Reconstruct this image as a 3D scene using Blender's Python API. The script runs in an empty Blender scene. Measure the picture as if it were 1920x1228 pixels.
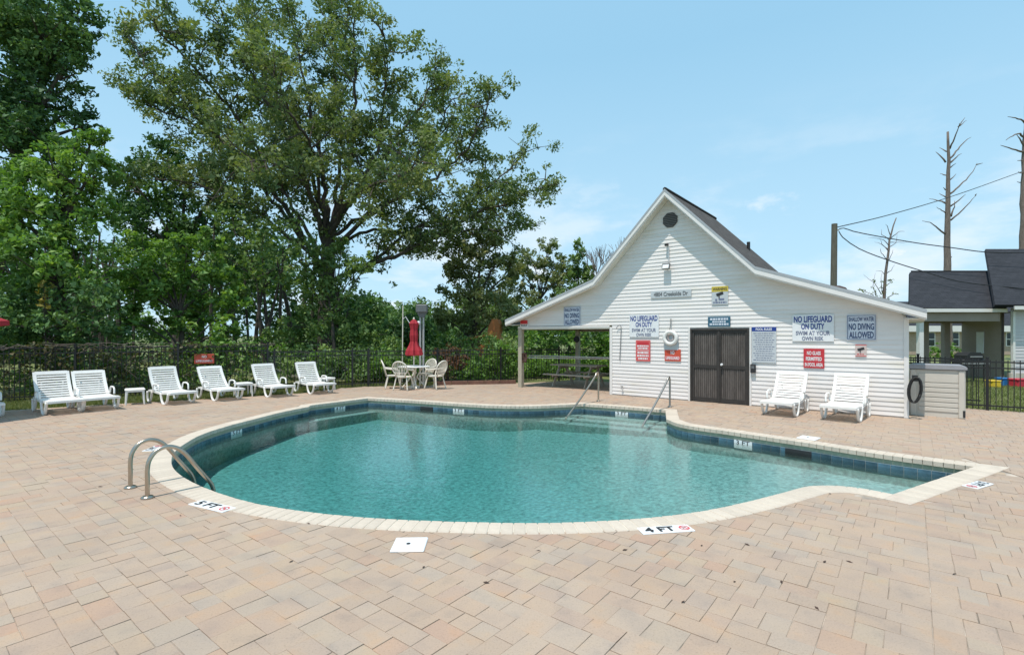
import bpy, math, random
import numpy as np
from mathutils import Vector, Matrix
from mathutils.geometry import tessellate_polygon
random.seed(7); rng = np.random.default_rng(7)
SC = bpy.context.scene
COL = SC.collection
R = math.radians

# ---------------------------------------------------------------- camera
F, HOR, CAMH = 947.0, 629.0, 1.75
cam = bpy.data.cameras.new('camera'); CAM = bpy.data.objects.new('camera', cam); COL.objects.link(CAM)
cam.sensor_width = 36; cam.lens = F / 1920 * 36; cam.shift_y = (HOR - 614) / 1920
cam.clip_start = 0.05; cam.clip_end = 3000
CAM.location = (0, 0, CAMH); CAM.rotation_euler = (R(90), 0, 0)
SC.camera = CAM

# ---------------------------------------------------------------- sky, sun, exposure
SUN_ELEV = 69.0
SUN_TO = Vector((-0.60, -0.80, 0)).normalized()          # towards the sun, level
w = bpy.data.worlds.new('World'); SC.world = w; w.use_nodes = True
nt = w.node_tree; nt.nodes.clear()
def N(t, **kw):
    n = nt.nodes.new(t)
    for k, v in kw.items(): setattr(n, k, v)
    return n
sky = N('ShaderNodeTexSky'); sky.sky_type = 'NISHITA'; sky.sun_disc = False
sky.sun_elevation = R(SUN_ELEV); sky.sun_rotation = math.atan2(SUN_TO.x, SUN_TO.y)
sky.air_density = 1.0; sky.dust_density = 0.6; sky.ozone_density = 1.0
tc = N('ShaderNodeTexCoord')
sep = N('ShaderNodeSeparateXYZ'); nt.links.new(tc.outputs['Generated'], sep.inputs[0])
mp = N('ShaderNodeMapping'); mp.inputs['Scale'].default_value = (3.2, 3.2, 9.0); mp.inputs['Location'].default_value = (0.7, 0.35, 0.2)
nt.links.new(tc.outputs['Generated'], mp.inputs[0])
cn = N('ShaderNodeTexNoise'); cn.inputs['Scale'].default_value = 1.25; cn.inputs['Detail'].default_value = 7; cn.inputs['Roughness'].default_value = 0.58
nt.links.new(mp.outputs[0], cn.inputs['Vector'])
cr = N('ShaderNodeMapRange'); cr.inputs[1].default_value = 0.50; cr.inputs[2].default_value = 0.70; cr.interpolation_type = 'SMOOTHSTEP'
nt.links.new(cn.outputs['Fac'], cr.inputs[0])
el = N('ShaderNodeMapRange'); el.inputs[1].default_value = 0.42; el.inputs[2].default_value = 0.08; el.interpolation_type = 'SMOOTHSTEP'
nt.links.new(sep.outputs['Z'], el.inputs[0])
mul = N('ShaderNodeMath', operation='MULTIPLY'); nt.links.new(cr.outputs[0], mul.inputs[0]); nt.links.new(el.outputs[0], mul.inputs[1])
mul2 = N('ShaderNodeMath', operation='MULTIPLY'); nt.links.new(mul.outputs[0], mul2.inputs[0]); mul2.inputs[1].default_value = 0.75
hsv = N('ShaderNodeMixRGB', blend_type='MULTIPLY'); hsv.inputs[0].default_value = 1.0; hsv.inputs[2].default_value = (1.0, 1.03, 1.0, 1)
nt.links.new(sky.outputs[0], hsv.inputs[1])
mixc = N('ShaderNodeMixRGB'); mixc.inputs[2].default_value = (9.6, 10.6, 11.4, 1)
veil = N('ShaderNodeMixRGB'); veil.inputs[0].default_value = 0.75; veil.inputs[2].default_value = (4.45, 8.35, 11.35, 1)   # thin high haze over the whole sky
nt.links.new(hsv.outputs[0], veil.inputs[1])
el2 = N('ShaderNodeMapRange'); el2.inputs[1].default_value = 0.48; el2.inputs[2].default_value = 0.0; el2.inputs[4].default_value = 0.62
nt.links.new(sep.outputs['Z'], el2.inputs[0])
low = N('ShaderNodeMixRGB'); low.inputs[2].default_value = (7.4, 10.2, 11.9, 1)
nt.links.new(el2.outputs[0], low.inputs[0]); nt.links.new(veil.outputs[0], low.inputs[1])
mp2 = N('ShaderNodeMapping'); mp2.inputs['Scale'].default_value = (9.0, 9.0, 17.0); mp2.inputs['Location'].default_value = (1.3, 0.2, 0.6)
nt.links.new(tc.outputs['Generated'], mp2.inputs[0])
pn = N('ShaderNodeTexNoise'); pn.inputs['Scale'].default_value = 1.0; pn.inputs['Detail'].default_value = 6; pn.inputs['Roughness'].default_value = 0.55
nt.links.new(mp2.outputs[0], pn.inputs['Vector'])
pr = N('ShaderNodeMapRange'); pr.inputs[1].default_value = 0.565; pr.inputs[2].default_value = 0.69; pr.interpolation_type = 'SMOOTHSTEP'; nt.links.new(pn.outputs['Fac'], pr.inputs[0])
pe = N('ShaderNodeMapRange'); pe.inputs[1].default_value = 0.30; pe.inputs[2].default_value = 0.16; nt.links.new(sep.outputs['Z'], pe.inputs[0])
pm_ = N('ShaderNodeMath', operation='MULTIPLY'); nt.links.new(pr.outputs[0], pm_.inputs[0]); nt.links.new(pe.outputs[0], pm_.inputs[1])
mx_ = N('ShaderNodeMath', operation='MAXIMUM'); nt.links.new(mul2.outputs[0], mx_.inputs[0]); nt.links.new(pm_.outputs[0], mx_.inputs[1])
nt.links.new(mx_.outputs[0], mixc.inputs[0]); nt.links.new(low.outputs[0], mixc.inputs[1])
bg = N('ShaderNodeBackground'); bg.inputs['Strength'].default_value = 0.094
nt.links.new(mixc.outputs[0], bg.inputs['Color'])
wo = N('ShaderNodeOutputWorld'); nt.links.new(bg.outputs[0], wo.inputs['Surface'])

sl = bpy.data.lights.new('sun', 'SUN'); sl.energy = 4.15; sl.angle = R(0.5); sl.color = (1.0, 0.935, 0.855)
SUN = bpy.data.objects.new('sun', sl); COL.objects.link(SUN); SUN.location = (-20, -20, 40)
to = Vector((SUN_TO.x * math.cos(R(SUN_ELEV)), SUN_TO.y * math.cos(R(SUN_ELEV)), math.sin(R(SUN_ELEV))))
SUN.rotation_euler = to.to_track_quat('Z', 'Y').to_euler()

vs = SC.view_settings; vs.view_transform = 'Standard'; vs.look = 'None'; vs.exposure = 0.0; vs.gamma = 1.0; vs.use_curve_mapping = False
SC.cycles.max_bounces = 8; SC.cycles.transparent_max_bounces = 12; SC.cycles.caustics_reflective = False; SC.cycles.caustics_refractive = False
SC.cycles.use_denoising = True

# ---------------------------------------------------------------- geometry of the photograph
U = np.array([0.783, -0.6225]); U /= np.linalg.norm(U); V = np.array([-U[1], U[0]])   # along the pool house front / away from it
P0 = np.array([0.271, 17.13])                                                          # foot of its front left post
ANG = math.atan2(U[1], U[0])
def gp(x, y):                      # ground point seen at a pixel of the 1920 px photograph
    Y = F * CAMH / (y - HOR); return np.array([(x - 960) / F * Y, Y])
def vp(x, y, Y):                   # point at depth Y
    return Vector(((x - 960) / F * Y, Y, CAMH - (y - HOR) * Y / F))
def fac(x, y, d=0.0):              # point on the front plane of the pool house -> (along, up)
    r = np.array([(x - 960) / F, 1.0]); O = P0 + V * d
    t = (O @ V) / (r @ V)
    return float((r * t - O) @ U), CAMH + (HOR - y) / F * t
def hw(s, t, z=0.0):               # pool house coordinates -> world
    p = P0 + U * s + V * t; return Vector((p[0], p[1], z))

# ---------------------------------------------------------------- materials
def newmat(name):
    m = bpy.data.materials.new(name); m.use_nodes = True
    t = m.node_tree; b = t.nodes['Principled BSDF']
    return m, t, b
def pm(name, col, rough=0.6, var=0.12, scale=3.0, bump=0.0, bscale=60.0, metal=0.0, spec=0.5, stretch=(1, 1, 1), objvar=0.0, stain=None, stain_scale=1.5, stain_lo=0.55, stain_hi=0.75):
    m, t, b = newmat(name); L = t.links
    tcx = t.nodes.new('ShaderNodeTexCoord'); mpx = t.nodes.new('ShaderNodeMapping'); mpx.inputs['Scale'].default_value = stretch
    L.new(tcx.outputs['Object'], mpx.inputs[0])
    n = t.nodes.new('ShaderNodeTexNoise'); n.inputs['Scale'].default_value = scale; n.inputs['Detail'].default_value = 6; n.inputs['Roughness'].default_value = 0.6
    L.new(mpx.outputs[0], n.inputs['Vector'])
    mr = t.nodes.new('ShaderNodeMapRange'); mr.inputs[1].default_value = 0.3; mr.inputs[2].default_value = 0.7
    mr.inputs[3].default_value = 1 - var; mr.inputs[4].default_value = 1 + var
    L.new(n.outputs['Fac'], mr.inputs[0]); fac_ = mr.outputs[0]
    if objvar:
        oi = t.nodes.new('ShaderNodeObjectInfo'); m2 = t.nodes.new('ShaderNodeMapRange'); m2.inputs[3].default_value = 1 - objvar; m2.inputs[4].default_value = 1 + objvar
        L.new(oi.outputs['Random'], m2.inputs[0]); mm = t.nodes.new('ShaderNodeMath'); mm.operation = 'MULTIPLY'
        L.new(m2.outputs[0], mm.inputs[0]); L.new(fac_, mm.inputs[1]); fac_ = mm.outputs[0]
    base = t.nodes.new('ShaderNodeRGB'); base.outputs[0].default_value = (*col, 1); csock = base.outputs[0]
    if stain:
        sn = t.nodes.new('ShaderNodeTexNoise'); sn.inputs['Scale'].default_value = stain_scale; sn.inputs['Detail'].default_value = 8
        L.new(mpx.outputs[0], sn.inputs['Vector'])
        sm = t.nodes.new('ShaderNodeMapRange'); sm.inputs[1].default_value = stain_lo; sm.inputs[2].default_value = stain_hi
        L.new(sn.outputs['Fac'], sm.inputs[0]); mx = t.nodes.new('ShaderNodeMixRGB'); mx.inputs[2].default_value = (*stain, 1)
        L.new(sm.outputs[0], mx.inputs[0]); L.new(csock, mx.inputs[1]); csock = mx.outputs[0]
    vm = t.nodes.new('ShaderNodeVectorMath'); vm.operation = 'SCALE'
    L.new(csock, vm.inputs[0]); L.new(fac_, vm.inputs['Scale']); L.new(vm.outputs[0], b.inputs['Base Color'])
    b.inputs['Roughness'].default_value = rough; b.inputs['Metallic'].default_value = metal; b.inputs['Specular IOR Level'].default_value = spec
    if bump:
        bn = t.nodes.new('ShaderNodeTexNoise'); bn.inputs['Scale'].default_value = bscale; bn.inputs['Detail'].default_value = 4
        L.new(mpx.outputs[0], bn.inputs['Vector']); bp = t.nodes.new('ShaderNodeBump'); bp.inputs['Strength'].default_value = bump; bp.inputs['Distance'].default_value = 0.01
        L.new(bn.outputs['Fac'], bp.inputs['Height']); L.new(bp.outputs[0], b.inputs['Normal'])
    return m
def ramp(t, cols):
    r = t.nodes.new('ShaderNodeValToRGB'); e = r.color_ramp.elements
    while len(e) < len(cols): e.new(0.5)
    for i, (p, c) in enumerate(cols): e[i].position = p; e[i].color = (*c, 1)
    return r
def leafmat(name, cols, trans=0.35):
    m = bpy.data.materials.new(name); m.use_nodes = True; t = m.node_tree; t.nodes.clear(); L = t.links
    a = t.nodes.new('ShaderNodeAttribute'); a.attribute_name = 'tint'
    r = ramp(t, [(i / (len(cols) - 1), c) for i, c in enumerate(cols)]); L.new(a.outputs['Fac'], r.inputs[0])
    d = t.nodes.new('ShaderNodeBsdfDiffuse'); L.new(r.outputs[0], d.inputs[0])
    tr = t.nodes.new('ShaderNodeBsdfTranslucent'); h = t.nodes.new('ShaderNodeMixRGB'); h.blend_type = 'MULTIPLY'; h.inputs[0].default_value = 1; h.inputs[2].default_value = (1.25, 1.35, 0.6, 1)
    L.new(r.outputs[0], h.inputs[1]); L.new(h.outputs[0], tr.inputs[0])
    mx = t.nodes.new('ShaderNodeMixShader'); mx.inputs[0].default_value = trans; L.new(d.outputs[0], mx.inputs[1]); L.new(tr.outputs[0], mx.inputs[2])
    g = t.nodes.new('ShaderNodeBsdfGlossy'); g.inputs['Roughness'].default_value = 0.62; g.inputs[0].default_value = (0.9, 0.95, 1, 1)
    m2 = t.nodes.new('ShaderNodeMixShader'); m2.inputs[0].default_value = 0.03; L.new(mx.outputs[0], m2.inputs[1]); L.new(g.outputs[0], m2.inputs[2])
    o = t.nodes.new('ShaderNodeOutputMaterial'); L.new(m2.outputs[0], o.inputs[0])
    return m
def pavermat(name, use_attr):
    m, t, b = newmat(name); L = t.links
    geo = t.nodes.new('ShaderNodeNewGeometry')
    if use_attr:
        a = t.nodes.new('ShaderNodeAttribute'); a.attribute_name = 'tint'; rs = a.outputs['Fac']
    else:
        oi = t.nodes.new('ShaderNodeObjectInfo'); rs = oi.outputs['Random']
    r = ramp(t, [(0.0, (0.399, 0.304, 0.235)), (0.2, (0.418, 0.323, 0.253)), (0.36, (0.423, 0.317, 0.240)), (0.5, (0.409, 0.300, 0.231)), (0.62, (0.427, 0.333, 0.261)), (0.76, (0.395, 0.321, 0.261)), (0.87, (0.427, 0.332, 0.247)), (0.955, (0.423, 0.289, 0.217)), (1.0, (0.376, 0.312, 0.259))])
    L.new(rs, r.inputs[0])
    # soft blotches that run across neighbouring stones
    n = t.nodes.new('ShaderNodeTexNoise'); n.inputs['Scale'].default_value = 4.6; n.inputs['Detail'].default_value = 4; L.new(geo.outputs['Position'], n.inputs['Vector'])
    r2 = ramp(t, [(0.3, (0.85, 0.875, 0.915)), (0.45, (0.98, 0.98, 0.985)), (0.58, (1.01, 1.0, 0.98)), (0.72, (1.08, 0.985, 0.88))]); L.new(n.outputs['Fac'], r2.inputs[0])
    mx = t.nodes.new('ShaderNodeMixRGB'); mx.blend_type = 'MULTIPLY'; mx.inputs[0].default_value = 0.9; L.new(r.outputs[0], mx.inputs[1]); L.new(r2.outputs[0], mx.inputs[2])
    n2 = t.nodes.new('ShaderNodeTexNoise'); n2.inputs['Scale'].default_value = 90; n2.inputs['Detail'].default_value = 4; n2.inputs['Roughness'].default_value = 0.7; L.new(geo.outputs['Position'], n2.inputs['Vector'])
    r3 = ramp(t, [(0.30, (0.62, 0.60, 0.58)), (0.44, (0.98, 0.98, 0.98)), (0.72, (1.10, 1.09, 1.07))]); L.new(n2.outputs['Fac'], r3.inputs[0])
    mx2 = t.nodes.new('ShaderNodeMixRGB'); mx2.blend_type = 'MULTIPLY'; mx2.inputs[0].default_value = 0.65; L.new(mx.outputs[0], mx2.inputs[1]); L.new(r3.outputs[0], mx2.inputs[2])
    n4 = t.nodes.new('ShaderNodeTexNoise'); n4.inputs['Scale'].default_value = 0.5; n4.inputs['Detail'].default_value = 7; n4.inputs['Roughness'].default_value = 0.65; L.new(geo.outputs['Position'], n4.inputs['Vector'])
    r4 = ramp(t, [(0.28, (0.88, 0.88, 0.89)), (0.5, (1.0, 0.99, 0.98)), (0.7, (1.05, 1.04, 1.03))]); L.new(n4.outputs['Fac'], r4.inputs[0])
    mx3 = t.nodes.new('ShaderNodeMixRGB'); mx3.blend_type = 'MULTIPLY'; mx3.inputs[0].default_value = 1; L.new(mx2.outputs[0], mx3.inputs[1]); L.new(r4.outputs[0], mx3.inputs[2])
    L.new(mx3.outputs[0], b.inputs['Base Color']); b.inputs['Roughness'].default_value = 0.85; b.inputs['Specular IOR Level'].default_value = 0.25
    bp = t.nodes.new('ShaderNodeBump'); bp.inputs['Strength'].default_value = 0.35; bp.inputs['Distance'].default_value = 0.004
    L.new(n2.outputs['Fac'], bp.inputs['Height']); L.new(bp.outputs[0], b.inputs['Normal'])
    return m

M = {}
M['paver'] = pavermat('paver_stone', False); M['paver_far'] = pavermat('paver_stone_field', True)
M['sand'] = pm('joint_sand', (0.36, 0.30, 0.245), 0.95, 0.6, 4)
M['coping'] = pm('coping_brick', (0.57, 0.485, 0.395), 0.8, 0.10, 9, 0.3, 80, objvar=0.07, stain=(0.56, 0.44, 0.36), stain_scale=3.5, stain_lo=0.5)
M['mortar'] = pm('mortar', (0.62, 0.56, 0.47), 0.9, 0.1, 20)
M['beam'] = pm('bond_beam', (0.36, 0.36, 0.27), 0.85, 0.15, 4, stain=(0.27, 0.27, 0.19), stain_scale=3)
M['tile'] = pm('blue_tile', (0.06, 0.115, 0.155), 0.15, 0.35, 8, objvar=0.4)
M['grout'] = pm('grout', (0.30, 0.36, 0.38), 0.8, 0.1, 20)
M['plaster'] = pm('pool_plaster', (0.335, 0.445, 0.425), 0.85, 0.42, 15, stain=(0.30, 0.41, 0.39), stain_scale=0.9)  # strong speckle in the plaster colour also stands in for ripple sparkle
M['white'] = pm('white_resin', (0.78, 0.765, 0.735), 0.42, 0.05, 5, objvar=0.035)
M['cream'] = pm('aged_resin', (0.71, 0.66, 0.57), 0.45, 0.06, 6)
M['vinyl'] = pm('white_vinyl_siding', (0.77, 0.73, 0.705), 0.5, 0.03, 1.2, stretch=(1, 1, 6), objvar=0.03, stain=(0.66, 0.61, 0.50), stain_scale=0.8, stain_lo=0.54, stain_hi=0.80)
M['trim'] = pm('white_trim', (0.74, 0.715, 0.69), 0.5, 0.03, 3)
M['greytrim'] = pm('grey_metal_edge', (0.36, 0.38, 0.40), 0.45, 0.06, 3)
M['soffit'] = pm('soffit', (0.70, 0.68, 0.60), 0.7, 0.06, 3)
M['steel'] = pm('stainless_steel', (0.47, 0.41, 0.34), 0.30, 0.1, 12, metal=1.0)
M['steel_dull'] = pm('dull_steel', (0.36, 0.35, 0.33), 0.42, 0.1, 12, metal=0.8)
M['black'] = pm('black_metal', (0.012, 0.012, 0.013), 0.45, 0.2, 8)
M['rubber'] = pm('black_rubber', (0.015, 0.015, 0.015), 0.6, 0.2, 8)
M['darkdoor'] = pm('dark_door_slat', (0.095, 0.082, 0.074), 0.75, 0.35, 7, stretch=(1, 1, 0.35), objvar=0.14)
M['doorframe'] = pm('dark_door_frame', (0.034, 0.029, 0.026), 0.6, 0.3, 5)
M['doorback'] = pm('dark_door_mesh', (0.07, 0.061, 0.055), 0.85, 0.4, 14, stain=(0.11, 0.10, 0.095), stain_scale=5)
M['wood'] = pm('weathered_wood', (0.40, 0.35, 0.285), 0.85, 0.25, 5, 0.3, 40, stretch=(1, 8, 8), objvar=0.12)
M['post'] = pm('weathered_post', (0.40, 0.36, 0.28), 0.85, 0.22, 6, 0.3, 40, stretch=(6, 6, 1))
M['bark'] = pm('bark', (0.075, 0.062, 0.05), 0.95, 0.35, 6, 0.6, 25, stretch=(3, 3, 0.6))
M['greybark'] = pm('dead_bark', (0.17, 0.135, 0.115), 0.95, 0.3, 5, 0.6, 20, stretch=(3, 3, 0.6))
M['polewood'] = pm('pole_wood', (0.12, 0.11, 0.085), 0.9, 0.25, 6, stretch=(4, 4, 0.5))
M['red'] = pm('red_canvas', (0.36, 0.018, 0.03), 0.8, 0.15, 6)
M['signred'] = pm('sign_red', (0.52, 0.03, 0.04), 0.5, 0.08, 12)
M['signorange'] = pm('sign_orange_red', (0.55, 0.075, 0.035), 0.5, 0.08, 12)
M['signpink'] = pm('faded_red', (0.62, 0.11, 0.11), 0.6, 0.12, 20)
M['signwhite'] = pm('sign_white', (0.74, 0.75, 0.76), 0.45, 0.04, 10)
M['signgrey'] = pm('sign_grey', (0.50, 0.53, 0.55), 0.5, 0.06, 10)
M['signlilac'] = pm('sign_pale_blue', (0.62, 0.66, 0.74), 0.5, 0.05, 10)
M['signblue'] = pm('letter_blue', (0.015, 0.045, 0.25), 0.5, 0.05, 10)
M['navy'] = pm('letter_navy', (0.035, 0.06, 0.16), 0.5, 0.05, 10)
M['greyblue'] = pm('letter_grey_blue', (0.16, 0.18, 0.27), 0.5, 0.08, 10)
M['teal'] = pm('sign_teal', (0.03, 0.11, 0.17), 0.5, 0.06, 10)
M['yellow'] = pm('sign_yellow', (0.55, 0.43, 0.06), 0.5, 0.08, 10)
M['pinkish'] = pm('sign_faded_pink', (0.56, 0.46, 0.43), 0.5, 0.08, 10)
M['ink'] = pm('ink_black', (0.02, 0.02, 0.022), 0.6, 0.1, 10)
M['box'] = pm('beige_plastic', (0.57, 0.525, 0.46), 0.55, 0.06, 2.5, stain=(0.42, 0.36, 0.29), stain_scale=2.5, stain_lo=0.6, stain_hi=0.8)
M['boxlid'] = pm('dark_grey_lid', (0.30, 0.30, 0.32), 0.55, 0.1, 4)
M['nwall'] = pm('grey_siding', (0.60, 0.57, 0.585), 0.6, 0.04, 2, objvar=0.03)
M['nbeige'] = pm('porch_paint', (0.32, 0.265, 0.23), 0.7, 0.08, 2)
M['nbrick'] = pm('far_brick', (0.42, 0.32, 0.25), 0.85, 0.15, 8)
M['glass'] = pm('dark_glass', (0.02, 0.03, 0.03), 0.08, 0.2, 3)
M['orange'] = pm('orange_paint', (0.48, 0.15, 0.035), 0.55, 0.25, 3)
M['rust'] = pm('dark_rust', (0.06, 0.03, 0.02), 0.8, 0.3, 4)
M['toyblue'] = pm('toy_blue', (0.03, 0.17, 0.42), 0.4, 0.05, 4)
M['toyyellow'] = pm('toy_yellow', (0.62, 0.42, 0.03), 0.4, 0.05, 4)
M['toyred'] = pm('toy_red', (0.50, 0.03, 0.05), 0.4, 0.05, 4)
M['lampgrey'] = pm('lamp_grey', (0.13, 0.135, 0.14), 0.5, 0.1, 6)
M['galv'] = pm('galvanised', (0.42, 0.42, 0.41), 0.5, 0.1, 8, metal=0.3)
M['edging'] = pm('red_edging', (0.17, 0.085, 0.06), 0.85, 0.25, 6)
M['concrete'] = pm('pale_concrete', (0.52, 0.47, 0.40), 0.9, 0.1, 3)
M['water_line'] = M['grout']

def shingle(name, c1, c2):
    m, t, b = newmat(name); L = t.links
    tcx = t.nodes.new('ShaderNodeTexCoord')
    br = t.nodes.new('ShaderNodeTexBrick'); br.inputs['Scale'].default_value = 1.0; br.inputs['Brick Width'].default_value = 0.32; br.inputs['Row Height'].default_value = 0.14
    br.inputs['Mortar Size'].default_value = 0.006; br.inputs['Color1'].default_value = (*c1, 1); br.inputs['Color2'].default_value = (*c2, 1); br.inputs['Mortar'].default_value = (c1[0] * .4, c1[1] * .4, c1[2] * .4, 1)
    L.new(tcx.outputs['UV'], br.inputs['Vector'])
    n = t.nodes.new('ShaderNodeTexNoise'); n.inputs['Scale'].default_value = 45; n.inputs['Detail'].default_value = 4; L.new(tcx.outputs['Object'], n.inputs['Vector'])
    r = ramp(t, [(0.3, (0.75, 0.75, 0.75)), (0.7, (1.25, 1.25, 1.25))]); L.new(n.outputs['Fac'], r.inputs[0])
    mx = t.nodes.new('ShaderNodeMixRGB'); mx.blend_type = 'MULTIPLY'; mx.inputs[0].default_value = 1; L.new(br.outputs['Color'], mx.inputs[1]); L.new(r.outputs[0], mx.inputs[2])
    L.new(mx.outputs[0], b.inputs['Base Color']); b.inputs['Roughness'].default_value = 0.92; b.inputs['Specular IOR Level'].default_value = 0.2
    return m
M['shingle'] = shingle('brown_grey_shingle', (0.075, 0.066, 0.062), (0.105, 0.092, 0.085))
M['shingle_dark'] = shingle('charcoal_shingle', (0.03, 0.032, 0.038), (0.042, 0.044, 0.052))

def grassmat():
    m, t, b = newmat('lawn'); L = t.links
    g = t.nodes.new('ShaderNodeNewGeometry'); n = t.nodes.new('ShaderNodeTexNoise'); n.inputs['Scale'].default_value = 1.3; n.inputs['Detail'].default_value = 9; n.inputs['Roughness'].default_value = 0.7
    L.new(g.outputs['Position'], n.inputs['Vector'])
    r = ramp(t, [(0.3, (0.09, 0.11, 0.032)), (0.48, (0.14, 0.165, 0.05)), (0.6, (0.18, 0.19, 0.075)), (0.75, (0.21, 0.165, 0.10))]); L.new(n.outputs['Fac'], r.inputs[0])
    L.new(r.outputs[0], b.inputs['Base Color']); b.inputs['Roughness'].default_value = 0.95
    return m
M['lawn'] = grassmat()
def watermat():
    m = bpy.data.materials.new('pool_water'); m.use_nodes = True; t = m.node_tree; t.nodes.clear(); L = t.links
    g = t.nodes.new('ShaderNodeNewGeometry')
    mpx = t.nodes.new('ShaderNodeMapping'); mpx.inputs['Rotation'].default_value = (0, 0, R(20)); mpx.inputs['Scale'].default_value = (1.0, 1.25, 1); L.new(g.outputs['Position'], mpx.inputs[0])
    n1 = t.nodes.new('ShaderNodeTexNoise'); n1.inputs['Scale'].default_value = 3.0; n1.inputs['Detail'].default_value = 3; n1.inputs['Distortion'].default_value = 0.6; L.new(mpx.outputs[0], n1.inputs['Vector'])
    n2 = t.nodes.new('ShaderNodeTexNoise'); n2.inputs['Scale'].default_value = 12.0; n2.inputs['Detail'].default_value = 5; n2.inputs['Distortion'].default_value = 0.8; L.new(mpx.outputs[0], n2.inputs['Vector'])
    b1 = t.nodes.new('ShaderNodeBump'); b1.inputs['Strength'].default_value = 0.10; b1.inputs['Distance'].default_value = 0.05; L.new(n1.outputs['Fac'], b1.inputs['Height'])
    b2 = t.nodes.new('ShaderNodeBump'); b2.inputs['Strength'].default_value = 0.2; b2.inputs['Distance'].default_value = 0.014; L.new(n2.outputs['Fac'], b2.inputs['Height']); L.new(b1.outputs[0], b2.inputs['Normal'])
    fr = t.nodes.new('ShaderNodeFresnel'); fr.inputs['IOR'].default_value = 1.33; L.new(b2.outputs[0], fr.inputs['Normal'])
    tr = t.nodes.new('ShaderNodeBsdfTransparent'); tr.inputs[0].default_value = (0.98, 1, 1, 1)
    gl = t.nodes.new('ShaderNodeBsdfGlossy'); gl.inputs['Roughness'].default_value = 0.03; L.new(b2.outputs[0], gl.inputs['Normal'])
    mx = t.nodes.new('ShaderNodeMixShader'); L.new(fr.outputs[0], mx.inputs[0]); L.new(tr.outputs[0], mx.inputs[1]); L.new(gl.outputs[0], mx.inputs[2])
    o = t.nodes.new('ShaderNodeOutputMaterial'); L.new(mx.outputs[0], o.inputs['Surface'])
    va = t.nodes.new('ShaderNodeVolumeAbsorption'); va.inputs['Color'].default_value = (0.15, 0.71, 0.725, 1); va.inputs['Density'].default_value = 0.62
    L.new(va.outputs[0], o.inputs['Volume'])
    return m
M['water'] = watermat()

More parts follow.
